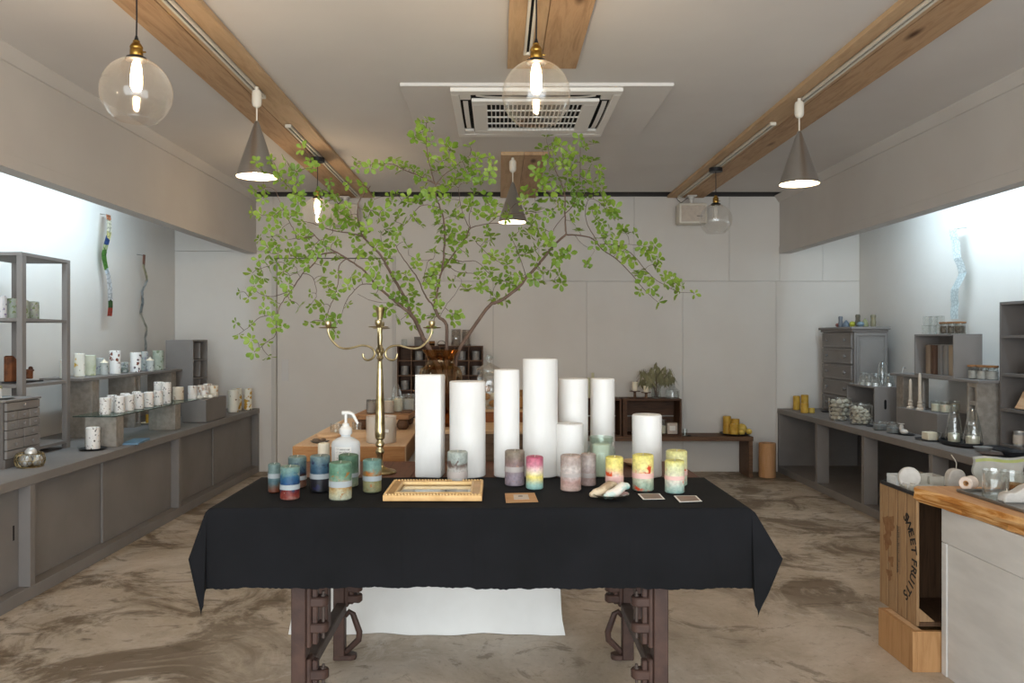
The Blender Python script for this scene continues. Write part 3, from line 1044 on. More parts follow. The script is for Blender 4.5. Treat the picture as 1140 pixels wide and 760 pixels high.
# riser box with candles
rb = thing('riser_box', 'grey riser box near the far end of the left counter', 'box', (-2.512, 6.34, ZT))
part('shell', MB().box(0, .192, 0, .47, .004, .182, .0015), M['grey'], rb)
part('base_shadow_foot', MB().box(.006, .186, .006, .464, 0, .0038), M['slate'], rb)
zr = ZT + .1822
mpet = spotted('pink_shell_wax', 'efe9e2', [('c9ab94', .42), ('a58a72', .25)], 34, base2='e6d9cb')
mtan = spotted('tan_leaf_wax', 'e9ddca', [('c79d6c', .4), ('8c6a48', .2)], 26)
for i, (x, y, r_, hh, m_, lb) in enumerate(((-2.465, 6.44, .036, .105, mpet, 'nearest'), (-2.40, 6.52, .03, .06, mpet, 'short, in front'), (-2.45, 6.6, .036, .10, mpet, 'middle'), (-2.37, 6.66, .033, .095, mtan, 'tan, near the counter edge'), (-2.455, 6.74, .035, .105, mpet, 'farthest'))):
    candle('white candle with shell chips on riser box, ' + lb, (x, y, zr), r_, hh, m_, group='candles on the riser box')
for i, (x, y) in enumerate(((-2.375, 6.48), (-2.36, 6.56), (-2.40, 6.42), (-2.345, 6.50), (-2.35, 6.61))):
    solo('shell', MB().lathe([(0, 0), (.018, .002), (.024, .012), (.016, .026), (0, .034)], 14, sx=1.1, wob=lambda a, z: .12 * math.sin(5 * a)), M['shell'],
         'pale wax shell among candles on the riser box', 'shell', (x, y, zr), i, 'wax shells on the riser box')
candle('wide plain white candle behind the riser box', (-2.50, 6.93, ZT), .058, .2, M['whitewax'])
mfl = spotted('golden_petal_wax', 'ebe4d4', [('c79a3c', .42), ('6d5a3a', .22)], 24)
for i, (x, y, hh) in enumerate(((-2.41, 7.26, .2), (-2.425, 7.42, .205), (-2.345, 7.48, .2))):
    candle('white candle with golden pressed petals at the far counter end, %s' % ('nearest', 'rear', 'rightmost')[i], (x, y, ZT), (.047, .04, .036)[i], hh, mfl, group='golden petal candles')


# hanging folded paper strips on the side walls
def strip_mat(nm, stops, sc=1.0, marks=('1c1c22', 26)):
    m, nt, out = nodes(nm)
    tc = nt.nodes.new('ShaderNodeTexCoord')
    sp = nt.nodes.new('ShaderNodeSeparateXYZ')
    nt.links.new(tc.outputs['Object'], sp.inputs[0])
    v = coords(nt, (1, 1, 1), False)
    t = math_(nt, 'MULTIPLY_ADD', math_(nt, 'SUBTRACT', noise(nt, v, 14, 2), .5), .12, math_(nt, 'DIVIDE', sp.outputs['Z'], sc))
    col = ramp(nt, t, stops, 'CONSTANT')
    vo = nt.nodes.new('ShaderNodeTexVoronoi')
    vo.feature = 'DISTANCE_TO_EDGE'
    vo.inputs['Scale'].default_value = marks[1]
    nt.links.new(v, vo.inputs['Vector'])
    mk = ramp(nt, vo.outputs['Distance'], [(.06, (1, 1, 1, 1)), (.12, (0, 0, 0, 1))])
    col = mixc(nt, math_(nt, 'MULTIPLY', mk, .38), col, marks[0])
    pbsdf(nt, out, col, .5)
    return m


def strip(label, xw, s, y, z0, z1, wv, m, n, amp, off):
    Lz = z1 - z0
    t = thing('folded_paper_strip', label, 'wall hanging', (xw + s * off, y, z0), 0, 'wall hung folded paper strips')
    k = int(n * 8)

    def f(u, v):
        z = Lz * v
        saw = abs(((v * n) % 1) - .5) * 2 - .5
        return (s * amp * saw * 1.2 + s * .012 * math.sin(v * 9), (u - .5) * wv + .028 * math.sin(v * n * 2.6 + .4), z)
    mb = MB().grid(f, 2, k)
    bmesh.ops.solidify(mb.bm, geom=mb.bm.faces[:], thickness=.003)
    part('strip', mb, m, t, smooth=25)
    part('hanger', MB().tube([(0, 0, Lz - .005), (-s * off * .99, 0, Lz + .005)], .003, 6), M['steel'], t)
    return t


ms1 = strip_mat('colour_print_strip', [(0, 'b8452f'), (.08, '3d6b33'), (.14, 'e9e9ea'), (.42, 'd9dfe6'), (.45, '5f9440'), (.64, 'c9d3a0'), (.68, '3f5f9c'), (.76, 'e0d79a'), (.82, 'e8e2cd'), (.93, 'd99368')], .8)
strip('narrow folded strip printed in bright colours on the left wall', XL, 1, 6.22, 1.45, 2.24, .075, ms1, 2.5, .014, .06)
ms2 = strip_mat('faded_print_strip', [(0, 'c9cbc9'), (.2, 'd2cfc0'), (.4, '9aa3a8'), (.55, 'cdd3d6'), (.75, 'c8c0a0'), (.9, 'b07a64')], .82, ('4b5358', 14))
strip('narrow faded zigzag strip on the left wall beyond the bright one', XL, 1, 6.85, 1.17, 1.99, .05, ms2, 4, .02, .06)
ms3 = strip_mat('white_crackle_strip', [(0, 'dfe6e6'), (.5, 'eef2f2')], .67, ('8b989b', 34))
strip('white crackled zigzag strip on the right wall above jars', XR, -1, 5.9, 1.42, 2.09, .1, ms3, 3, .022, .07)

# ------------------------------------------------------------------ right counter
hz = []
for i, (px, py, hh, r_) in enumerate(((888, 456, .13, .042), (897, 456, .14, .045), (897, 459.5, .09, .043), (905, 459.5, .045, .032))):
    x, y, _ = on(px, py, ZT)
    candle('honey yellow candle at far end of the right counter, %s' % ('tall left', 'tall rear', 'short front', 'smallest round one')[i], (x - .01, min(y, 7.5), ZT), r_ * (.75 if i < 2 else .8), hh, M['honeywax'] if i < 3 else M['yellowwax'], group='honey candles on the right counter')
plate('thin dark plate beside the honey candles', (2.99, 7.27, ZT), .06, M['slate'], .008)
# chest of drawers
cd = thing('chest_of_drawers', 'tall grey panelled chest of drawers in the far right corner', 'chest of drawers', (3.04, 6.86, ZT))
cw, cdp, ch = .30, .66, .745
part('carcass', MB().box(.012, cw, 0, cdp, 0, ch, .003), M['greyc'], cd)
part('top_board', MB().box(-.025, cw + .015, -.028, cdp + .02, ch + .0003, ch + .024, .006, seg=2).box(-.012, cw, -.012, cdp, ch - .02, ch, .004), M['greyc'], cd)
pn = MB().box(.05, cw - .035, -.003, 0, .05, ch - .07).box(.06, cw - .045, -.0065, -.003, .065, ch - .085, .003)
for a in ((.03, .045, .03, ch - .05), (cw - .03, cw - .015, .03, ch - .05)):
    pn.box(a[0], a[1], -.008, 0, a[2], a[3], .003)
pn.box(.03, cw - .015, -.008, 0, ch - .055, ch - .04, .003).box(.03, cw - .015, -.008, 0, .02, .035, .003)
part('side_moulding', pn, M['greyc'], cd)
for i in range(5):
    z0 = .02 + i * .142
    q = part('drawer', MB().box(-.002, .0118, .025, cdp - .025, z0, z0 + .13, .003).box(-.006, -.002, .025, cdp - .025, z0 + .115, z0 + .13, .002).box(-.006, -.002, .025, cdp - .025, z0, z0 + .015, .002)
             .box(-.006, -.002, .025, .06, z0 + .015, z0 + .115, .002).box(-.006, -.002, cdp - .06, cdp - .025, z0 + .015, z0 + .115, .002), M['greyc'], cd)
    for y in (.14, cdp - .14):
        part('knob', MB().lathe([(0, 0), (.006, 0), (.006, .01), (.015, .016), (.016, .024), (0, .03)], 16, mx=Matrix.Translation((-.002, y, z0 + .065)) @ Matrix.Rotation(-math.pi / 2, 4, 'Y')), M['greyc'], q)
zd = ZT + ch + .0245
orn = [(926, 'faceted reddish wax ball', (.022, .03), '8c5a52', 'ball'), (935, 'tall blue grey wax tower', (.017, .075), '6b7078', 'tower'), (942, 'blue-grey ribbed wax cone', (.024, .05), '6c7884', 'cone'),
       (949, 'yellow green wax apple', (.022, .04), 'a9ab3c', 'ball'), (955, 'dark twisted wax stump', (.018, .085), '5f5a4c', 'tower'), (958, 'low blue wax shell', (.026, .036), '6f8390', 'ball'),
       (963, 'greenish beige wax flower', (.022, .06), '8c8b66', 'cone'), (972, 'tall grey-olive wax tower with pale spot', (.02, .08), '7d775f', 'tower')]
for i, (px, lb, (r_, hh), c_, kd) in enumerate(orn):
    y = 7.22 - .045 * i if i not in (5,) else 6.93
    x = min(3.3, max(3.07, (px - CX) / F * y))
    r_, hh = r_ * 1.25, hh * 1.3
    m_ = mat('ornament_wax_%d' % i, c_, c_, .5, ns=20, bmp=.5, bs=60)
    if kd == 'ball':
        mb = MB().lathe([(0, 0), (r_ * .6, .002), (r_, hh * .45), (r_ * .75, hh * .85), (0, hh)], 12)
    elif kd == 'cone':
        mb = MB().lathe([(0, 0), (r_, .002), (r_ * 1.05, hh * .3), (r_ * .6, hh * .7), (0, hh)], 14, wob=lambda a, z: .1 * math.sin(7 * a))
    else:
        mb = MB().lathe([(0, 0), (r_ * .8, 0), (r_, hh * .35), (r_ * .8, hh * .6), (r_ * .95, hh * .9), (r_ * .7, hh), (0, hh)], 8)
    solo('wax_ornament', mb, m_, lb + ' on the chest of drawers', 'ornament', (x, y, zd), i * .7, 'wax ornaments on the chest', smooth=25)
# open box with a hand slot
ob = thing('open_crate', 'grey open box with a hand slot beside the chest of drawers', 'box', (2.92, 6.21, ZT))
ow, od, oh = .272, .5, .292
open_box(ob, ow, od, oh, .014, M['grey'], '-x')
sl = MB()
sl.prism([(.085 + .016 * math.cos(a) * .6, .155 + .016 * math.sin(a) + (.022 if math.sin(a) > 0 else -.022)) for a in [2 * math.pi * i / 20 for i in range(20)]], 'y', -.0008, .0004)
part('hand_slot', sl, M['dark'], ob)
# turned-down glasses on it
zo = ZT + oh + .0002
for i, (px, hh, r_) in enumerate(((956, .105, .04), (967, .1, .038), (975, .1, .04), (990, .105, .043))):
    Y = (6.5, 6.42, 6.34, 6.30)[i]
    x = (px - CX) / F * Y
    x = max(2.965, min(3.15, x))
    t = thing('upturned_glass', 'upturned clear glass on open grey box, %s' % ('nearest the chest', 'second', 'third', 'nearest the cinder block')[i], 'glass', (x, Y, zo), 0, 'upturned glasses on the open box')
    part('glass_bowl', MB().lathe([(r_, 0), (r_ * .98, .02), (r_ * .62, hh * .72), (.012, hh * .8), (.012, hh * .86), (r_ * .8, hh * .97), (r_ * .8, hh), (0, hh)], 24), M['ribglass'], t)
    candle('small white candle inside an upturned glass, %s' % ('first', 'second', 'third', 'fourth')[i] + ' from the chest', (x, Y, zo), .019, .022, M['whitewax'], group='candles inside upturned glasses', wick=.006)
t = thing('tall_glass_dome', 'tall narrow glass dome behind the upturned glasses', 'glass', (3.12, 6.5, zo))
part('glass_wall', MB().lathe([(.035, 0), (.036, .1), (.03, .16), (.016, .185), (0, .19)], 24), M['ribglass'], t)
t = thing('glass_holder', 'slanting wire holder with clear tube at the box edge', 'holder', (3.16, 6.24, zo))
part('wire_arm', MB().tube([(-.03, 0, .002), (-.005, 0, .14), (.0, 0, .15), (.015, 0, .15), (.018, 0, .14)], .004, 8), M['steel'], t)
part('glass_tube', MB().lathe([(0, .001), (.016, .001), (.017, .05), (.015, .05)], 18, c=(.012, .0, 0)), M['glass'], t)
# glass jars full of shells
for i, (x, y, r_, hh, n_) in enumerate(((2.79, 6.53, .088, .18, 16), (2.82, 6.22, .085, .15, 14))):
    t = thing('shell_jar', 'clear glass jar of white shells, %s' % ('tall one near the dresser', 'lower one nearer the camera')[i], 'jar', (x, y, ZT), 0, 'glass jars of shells')
    part('glass_wall', MB().lathe(vessel_prof(r_, hh, r_ * .95), 36), M['ribglass'], t)
    if i == 1:
        part('glass_neck', MB().lathe([(r_, hh), (r_ * .8, hh + .01), (r_ * .8, hh + .02)], 36), M['glass'], t)
    k = 0
    for lz in range(5):
        for a_ in range(6 if lz < 4 else n_ - 11):
            an = a_ * 1.05 + lz * .5
            rr = r_ * (.52 if a_ else .05)
            zz = .006 + lz * (hh - .04) / 4.2
            rot = Matrix.Rotation(R.random() * 6, 4, 'Z') @ Matrix.Rotation(R.random() * 1.2 - .6, 4, 'X')
            sm = MB().lathe([(0, .002), (.016, .004), (.026, .013), (.021, .024), (.009, .034), (0, .038)], 14, sx=1.1, sy=.8, wob=lambda a, z: .22 * math.sin(5 * a + z * 90), mx=rot)
            solo('sea_shell', sm, M['shell'], 'whitish sea shell inside the %s shell jar' % ('tall', 'lower')[i], 'shell', (x + rr * math.cos(an), y + rr * math.sin(an), ZT + zz), 0, 'sea shells in the %s jar' % ('tall', 'lower')[i], smooth=60)
plate('flat dark tray in front of the shell jars', (2.86, 6.07, ZT), .075, M['slate'], .006, sx=.9)
# low riser box with candles
lr = thing('riser_box', 'low grey riser box on the right counter under the raised board', 'box', (2.93, 5.34, ZT))
part('shell', MB().box(0, .2, 0, .54, 0, .166, .0015), M['grey'], lr)
zl_ = ZT + .1664


def taper(label, x, y, h, m, spiral=True):
    t = thing('twisted_candle_holder_taper', label, 'candle', (x, y, zl_), 0, 'tapers on the riser box')
    part('turned_base', MB().lathe([(0, 0), (.026, 0), (.026, .008), (.015, .018), (.018, .03), (.013, .042), (.017, .052), (.012, .06), (.012, .066), (0, .066)], 20), m, t)
    part('taper', MB().lathe([(0, .066), (.0115, .066), (.0105, h - .03), (.007, h - .008), (0, h)], 16), m, t)


taper('beige taper candle on turned base, front of the riser box', 2.968, 5.76, .215, M['ricecandle'])
taper('taller beige taper candle on turned base behind the front one', 2.962, 5.62, .262, M['ricecandle'])
taper('grey taper candle on turned base beside the beige ones', 3.03, 5.70, .2, M['tapergrey'])
for i, (x, y) in enumerate(((3.03, 5.38 + .13), (3.045, 5.49 - .02 + .2), (3.11, 5.5))):
    pass
for i, (px, Y) in enumerate(((1037.5, 5.56), (1047.5, 5.48), (1057, 5.56))):
    tumbler('glass candle jar on the low riser box, %s' % ('left', 'middle', 'right')[i], ((px - CX) / F * Y, Y - .06, zl_), .036, .072, 'glass', .05, M['creamwax'], group='candle jars on the riser box', cat='candle jar', name='candle_jar')
# raised board on blocks
block('dark cinder block under the far end of the raised board', 3.03, 5.99, ZT, .195, .1, .388)
block('cinder block with oval holes under the near end of the raised board', 3.01, 5.03, ZT, .195, .11, .388, holes=1)
solo('raised_board', MB().box(2.998, 3.43, 4.99, 6.13, ZT + .3885, ZT + .4065, .0015), M['grey'], 'grey board on cinder blocks along the right wall', 'board')
zr2 = ZT + .407
bc = thing('book_box', 'grey open box holding books on the raised board', 'box', (3.0, 5.27, zr2))
open_box(bc, .19, .5, .292, .012, M['grey'], '-x')
bkm = ['8d7a68', '5d4537', '7d7a78', '85827f', 'a3937f']
for i, py_ in enumerate((.40, .33, .245, .175, .11)):
    t = thing('book', '%s book standing in the grey open box' % ('beige, farthest left', 'dark brown', 'mid grey', 'pale grey', 'tan, nearest the box side')[i], 'book', (3.03, 5.27 + py_ - .04, zr2 + .0122), 0, 'books in the open box')
    part('cover', MB().box(0, .13, 0, .045, 0, .205, .006, seg=2), mat('book_cloth_%d' % i, bkm[i], rough=.8), t)
    part('page_block', MB().box(.012, .1285, .004, .041, .2052, .2062), M['paper'], t)
zg = zr2 + .2922
for i, (Y, x) in enumerate(((5.66, 3.03), (5.59, 3.035), (5.52, 3.04))):
    tumbler('clear tumbler in bottom row of the stack, %s' % ('far', 'middle', 'near')[i], (x, Y, zg), .029, .062, 'ribglass', group='stacked tumblers bottom row')
    tumbler('clear tumbler in top row of the stack, %s' % ('far', 'middle', 'near')[i], (x + .002, Y - .012, zg + .0625), .029, .062, 'ribglass', group='stacked tumblers top row')
lidm = wood('cork_lid', '7d5636', '946a45', None, 'x', 6, .7, .1, 8)
for i, (Y, x) in enumerate(((5.46, 3.05), (5.38, 3.055), (5.31, 3.065))):
    t = tumbler('glass jar with wooden lid on the book box, %s' % ('beside the tumblers', 'middle', 'near end')[i], (x, Y, zg), .036, .07, 'ribglass', .05, mat('dried_herbs_%d' % i, '7f776a', '4c3f38', .8, ns=60), group='lidded jars on the book box', cat='jar', name='lidded_jar', lid=(.012, lidm))
for i, (px, Y) in enumerate(((1084, 5.2), (1094, 5.13), (1104.5, 5.07))):
    tumbler('wooden lidded candle jar on raised board end, %s' % ('left', 'middle', 'right')[i], ((px - CX) / F * Y, Y, zr2), .036, .078, 'ribglass', .05, M['stonewax'], group='lidded candle jars on the board', cat='jar', name='lidded_jar', lid=(.013, lidm))
# tall shelf unit at the frame edge
ts = thing('tall_shelf_unit', 'tall dark grey shelf unit at the right end of the counter', 'shelf', (3.12, 4.12, ZT))
tw, td, th_ = .3, .86, .895
part('side_panel', MB().box(0, tw, td - .018, td, 0, th_, .001), M['greyd'], ts)
part('side_panel', MB().box(0, tw, 0, .018, 0, th_, .001), M['greyd'], ts)
part('back_panel', MB().box(tw - .012, tw, .0182, td - .0182, 0, th_), M['greyd'], ts)
for z in (0, .22, .437, .672, th_ - .018):
    part('shelf_board', MB().box(0, tw - .0125, .0182, td - .0182, z, z + .018, .001), M['greyd'], ts)
tumbler('silver candle tin with pale label on the upper shelf', (3.19, 4.83 - .08, ZT + .4552), .042, .075, M['silver'], .06, M['creamwax'], cat='tin', name='candle_tin')
for i, Y in enumerate((4.86, 4.76)):
    tumbler('pale-labelled silver tin on the lowest shelf, %s' % ('far one', 'near one')[i], (3.17 + .01 * i, Y, ZT + .0183), .034, .085, M['silver'], .07, M['creamwax'], group='tins on the lowest shelf', cat='tin', name='candle_tin')
for o in [o for o in C.objects if o.get('category') == 'tin']:
    r_ = .034 if 'lowest' in o['label'] else .042
    part('paper_label', MB().lathe([(r_ + .0022, .012), (r_ + .0024, .012), (r_ + .0024, .066), (r_ + .0022, .066)], 24), M['label'], o)
wbd = thing('wooden_tray', 'live-edged wooden board leaning on the middle shelf', 'board', (3.115, 4.62, ZT + .2385), 0)
pl = [(-.3, .0), (.12, .0), (.1, .03), (.06, .11), (-.3, .115)]
wm = MB().prism([(a, b) for a, b in pl], 'x', -.012, .012, .004)
bmesh.ops.transform(wm.bm, matrix=Matrix.Rotation(.16, 4, 'Y'), verts=wm.bm.verts[:])
part('plank', wm, M['slabwood'], wbd)
wbd.location = (3.15, 4.75, ZT + .243)
# things on the counter front
solo('black_tray', MB().lathe([(0, 0), (.12, 0), (.135, .012), (.138, .03), (.13, .03), (.122, .014), (0, .012)], 36, sx=.72, sy=1.25), M['slate'], 'long oval black tray under the glass cloches', 'tray', (2.895, 5.01, ZT), 0)


def cloche(label, x, y, h, r):
    t = thing('glass_cloche', label, 'glass cloche', (x, y, ZT + .0125), 0, 'glass cloches on the black tray')
    part('glass_wall', MB().lathe([(r, 0), (r * .98, h * .25), (r * .72, h * .6), (r * .5, h * .85), (r * .38, h * .95), (r * .2, h * .99), (0, h)], 28), M['ribglass'], t)
    candle('cream candle standing under the %s glass cloche' % ('farther' if 'farther' in label else 'nearer'), (x, y, ZT + .0126), r * .7, .055, M['creamwax'], group='candles under cloches')


cloche('tall glass cloche, the farther of two on the black tray', 2.90, 5.09, .235, .05)
cloche('tall glass cloche, the nearer of two on the black tray', 2.925, 4.93, .225, .054)
plate('oval dark plate under the square cream candle', (2.83, 5.27, ZT), .085, M['slate'], .008, sx=.8, sy=1.3)
sq = thing('square_candle', 'square cream candle on an oval dark plate', 'candle', (2.845, 5.27, ZT + .0033))
part('wax_body', MB().box(-.035, .035, -.04, .04, 0, .05, .003), M['creamwax'], sq)
part('wick', MB().tube([(0, 0, .05), (0, 0, .06)], .001, 6), M['wick'], sq)
tumbler('small smoked tumbler beside the square cream candle', (2.86, 5.14 + .035, ZT + .0), .019, .06, 'smoke')
for i, (px, py, r_, hh) in enumerate(((977, 478.5, .05, .06), (991.5, 482, .045, .075))):
    x, y, _ = on(px, py, ZT)
    tumbler('low glass bowl with grey stones, %s' % ('farther', 'nearer')[i], (x + .02, y, ZT), r_, hh, 'ribglass', .035, M['bowlgrey'], group='glass bowls of stones', cat='bowl', name='glass_bowl')
plate('small dark plate under the grey stone animal', (2.83, 5.58, ZT), .07, M['slate'], .007, sx=.85, sy=1.4)
an_ = MB().ball((0, 0, .018), .03, 16, (.8, 1.4, .6)).ball((0, .035, .04), .018, 14, (.9, .9, 1.6)).lathe([(.018, 0), (.022, .004), (0, .006)], 16, c=(0, .035, .066))
solo('stone_figure', an_, M['stonewax'], 'pale stone figure lying on a small dark plate', 'ornament', (2.82, 5.56, ZT + .003))
solo('grey_bowl', MB().lathe([(0, 0), (.03, 0), (.052, .03), (.049, .03), (.028, .006), (0, .006)], 28), M['bowlgrey'], 'small grey bowl on the right counter past the black tray', 'bowl', (2.86, 4.72, ZT))
solo('black_bowl', MB().lathe([(0, 0), (.04, 0), (.068, .04), (.064, .04), (.036, .008), (0, .008)], 28), M['slate'], 'deeper black bowl on the right counter near the frame edge', 'bowl', (2.885, 4.47, ZT))
plate('stacked brown plate in front of the grey bowl', (2.83, 4.575, ZT), .072, mat('brown_plate', '5b4a40', rough=.5), .014)
plate('pale rimmed small dish beside the black bowl', (2.98, 4.60, ZT), .06, M['bowlgrey'], .016)
plate('large black plate nearest the camera on the right counter', (2.795, 4.37, ZT), .1, M['slate'], .01, sx=.9, sy=1.15)
solo('slate_slab', MB().box(2.965, 3.1, 4.7, 4.94, ZT, ZT + .01, .003), M['slate'], 'flat black slate slab in front of the tall shelf unit', 'slab')
solo('slate_slab', MB().box(3.0, 3.1, 4.3, 4.55, ZT, ZT + .012, .003), M['benchwood'], 'small wooden slab at the foot of the tall shelf unit', 'slab')
# ================================================================== front table
TZ = .76
TX0, TX1, TY0, TY1 = -.868, .752, 2.44, 3.37
tb = thing('display_table', 'dark wood table with rusted iron trestle legs under the black cloth', 'table', (0, 0, 0))
top = MB()
npl = 9
for i in range(npl):
    a = TX0 + (TX1 - TX0) * i / npl
    top.box(a + .0006, a + (TX1 - TX0) / npl - .0006, TY0, TY1, TZ - .04, TZ, .0015)
part('tabletop', top, M['tablewood'], tb)
part('apron', MB().box(TX0 + .1, TX1 - .1, TY0 + .05, TY0 + .08, TZ - .12, TZ - .0405).box(TX0 + .1, TX1 - .1, TY1 - .08, TY1 - .05, TZ - .12, TZ - .0405), M['tablewood'], tb)


def casting(sx, X, y, zc, tall):
    """C-shaped clamp casting with two lugs, bolted on the inner face of a post"""
    q = MB()
    hh = tall / 2
    q.box(0, .016, -.026, .026, -hh, hh, .004)
    q.box(.016, .034, -.015, .015, -hh + .008, hh - .008, .003)
    for z in (-hh * .38, hh * .45):
        q.prism([(0.0, -.024), (.05, -.024), (.064, -.015), (.069, 0), (.064, .015), (.05, .024), (0, .024)], 'z', z - .015, z + .015, .004)
    for z in (-hh + .014, hh - .014):
        q.lathe([(0, 0), (.009, 0), (.009, .01), (0, .014)], 6, mx=Matrix.Translation((.011, 0, z)) @ Matrix.Rotation(math.pi / 2, 4, 'Y'))
    b = MB().tube([(.05, 0, -hh * .75), (.05, 0, hh * .75)], .005, 10)
    for z in (-hh * .38 - .02, hh * .45 + .011):
        b.lathe([(0, 0), (.009, 0), (.009, .008), (0, .008)], 6, c=(.05, 0, z))
    for m_ in (q, b):
        bmesh.ops.transform(m_.bm, matrix=Matrix.Translation((X, y, zc)) @ Matrix.Diagonal((sx, 1, 1, 1)), verts=m_.bm.verts[:])
    p_ = part('clamp_casting', q, M['rust'], tb)
    part('clamp_bolt', b, M['rustgrey'], p_)


for s_, xl in ((1, -.634), (-1, .515)):
    yf, ym, yb_ = 2.56, 2.885, 3.195
    legf = MB().box(xl - .023, xl + .023, yf - .03, yf + .03, 0, TZ - .041, .003)
    for z in (.1, .28, .38, .55):
        legf.ball((xl - s_ * .023, yf, z), .006, 8)
    part('leg', legf, M['rust'], tb)
    part('foot_plate', MB().box(xl - .03, xl + .03, yf - .04, yf + .04, 0, .012, .002), M['rust'], tb)
    part('leg', MB().box(xl - .022, xl + .022, yb_ - .025, yb_ + .025, 0, TZ - .041, .003), M['rust'], tb)
    ft = MB().prism([(xl - .022, yb_ - .027), (xl + s_ * .05, yb_ - .027), (xl + s_ * .066, yb_ - .015), (xl + s_ * .066, yb_ + .015), (xl + s_ * .05, yb_ + .027), (xl - .022, yb_ + .027)], 'z', 0, .02, .003)
    part('foot_plate', ft, M['rust'], tb)
    part('middle_upright', MB().box(xl - .024, xl + .024, ym - .028, ym + .028, .2305, TZ - .041, .003), M['rust'], tb)
    part('stretcher', MB().box(xl - .02 + s_ * .01, xl + .02 + s_ * .01, yf + .0305, yb_ - .0255, .19, .23, .004), M['rustgrey'], tb)
    x_in = xl + s_ * .0232
    casting(s_, x_in, yf, .395, .2)
    casting(s_, x_in, yf, .165, .19)
    casting(s_, xl + s_ * .0222, yb_, .262, .1)
    lp_ = MB()
    xo = xl + s_ * .022
    loop = [(xo, .17), (xo + s_ * .016, .187), (xo + s_ * .03, .178), (xo + s_ * .056, .105), (xo + s_ * .053, .075), (xo, .024)]
    lp_.tube([(a, yb_, b) for a, b in loop], [.009, .011, .012, .013, .013, .011], 8)
    part('eye_bracket', lp_, M['rust'], tb)

# ------------------------------------------------------------------ black cloth
CZ = .7645
cx0, cx1, cy0, cy1 = -.878, .762, 2.428, 2.955       # fold lines: left, right, front; back edge
DL, DF = .225, .247


def cloth(u, v):
    """u across (side overhang + top + side overhang), v from the back edge over the front"""
    W, D = cx1 - cx0, cy1 - cy0
    s = u * (W + 2 * DL) - DL
    t = v * (D + DF)
    du = max(0, -s, s - W)
    dv = max(0, t - D)
    left = s < W / 2
    x = min(max(s, 0), W) + cx0
    y = cy1 - min(t, D)
    z = CZ + .0008 * math.sin(9 * x + 3) * math.sin(7 * y)
    r = math.hypot(du, dv)
    if r > 0:
        th = math.atan2(dv, du)                    # 0 = side overhang, 90 deg = front overhang
        corner = math.sin(2 * th) ** 1 if du > 0 and dv > 0 else 0
        rag = (.0016 * math.sin(61 * x + 2.3 * math.sin(13 * x)) + .0012 * math.sin(231 * x + 3 * math.sin(37 * x)) + .002 * math.sin(5 * x)) if dv > DF * .985 else 0
        drop = r * (1 - .035 * corner) + rag
        out = .006 * min(1, r / .02)
        hang = min(1, r / .2)
        crease = sum(.0035 * math.exp(-((x - q_) / .006) ** 2) for q_ in (-.545, -.283, -.066, .142, .408, .65)) if dv > 0 and du == 0 else 0
        fold = crease * min(1, r / .03) + hang * (.006 * math.sin(11 * x + 1) + .004 * math.sin(23 * x + 2)) if dv > 0 and du == 0 else 0
        flare = (.22 if left else .38)
        k = math.sin(math.pi * min(1, th / .88)) if du > 0 else 0
        k = k * (1 - max(0, r - .25) / .14) if du > 0 else 0
        sx = out * math.cos(th) + (r * flare * k if du > 0 else 0)
        if du > 0 and dv == 0:
            sx = out + hang * .012 * (1 + math.sin(9 * y))
        elif du > 0:
            kk = math.sin(math.pi * min(1, th / .95)) ** .6
            sx = out + (.052 if left else .09) * max(0, min(r / .16, (.365 - r) / .205)) * kk
        sy = out * math.sin(th) + fold + (r * .1 * corner)
        x += (-sx if left else sx)
        y -= sy
        z -= drop - .004 * min(1, r / .01)
    return (x, y, z)


cb = MB().grid(cloth, 230, 110)
bmesh.ops.recalc_face_normals(cb.bm, faces=cb.bm.faces)
bmesh.ops.solidify(cb.bm, geom=cb.bm.faces[:], thickness=.0016)
solo('tablecloth', cb, M['blackcloth'], 'black cotton cloth spread over the front of the display table', 'tablecloth', smooth=60)
CT = CZ + .0022

# ------------------------------------------------------------------ tall white candles
def T(px, py):
    return on(px, py, CT)


def white_candle(label, px, Y, w, top, square=False, group='tall white pillar candles'):
    Y += w * Y / F / 2 * .9
    x = (px - CX) / F * Y
    r = w * Y / F / 2
    z = CT if Y - r < 2.958 else TZ + .0006
    h = H - (top - CY) / F * Y - z
    if not square:
        return candle(label, (x, Y, z), r, h, M['whitewax'], None, .006, group=group, wick=.006, seg=44, wobble=.006)
    t = thing('pillar_candle', label, 'candle', (x, Y, z), -.1, group)
    mb = MB().box(-r, r, -r, r, 0, h, .006, seg=2)
    for i in range(9):
        a = -r + .008 + i * (2 * r - .016) / 8
        mb.ball((a, -r + .007, h - .001), .0075, 8, (1.3, 1, .55))
    part('wax_body', mb, M['whitewax'], t)
    part('wick', MB().tube([(0, 0, h - .001), (.002, 0, h + .008)], .0012, 6), M['wick'], t)
    return t


white_candle('square tall white candle with lumpy rim, leftmost behind the gold frame', 479, 2.935, 29, 417, True)
white_candle('thick white candle behind the small grey speckled candle', 520.5, 2.925, 40, 424)
white_candle('slim tall white candle just left of the tallest one', 564, 2.935, 28.5, 411)
white_candle('tallest thick white candle, in the centre of the table', 601.5, 2.93, 39, 399)
white_candle('white candle standing right of the tallest, behind a shorter white one', 638, 3.07, 33, 421)
white_candle('white candle behind the green glass jar', 670.8, 3.16, 27, 421)
white_candle('shorter white candle in front of taller ones, behind the mauve pair', 634, 2.93, 31, 471)
hcan = white_candle('thick white candle standing alone at the right, beside yellow candles', 720.2, 2.93, 32.5, 461)


# ------------------------------------------------------------------ marbled candles
def deepen(c, k, sat=1.25):
    v = [int(c[i:i + 2], 16) for i in (0, 2, 4)]
    g_ = sum(v) / 3
    return ''.join('%02x' % max(0, min(255, int((g_ + (q - g_) * sat) * k))) for q in v)


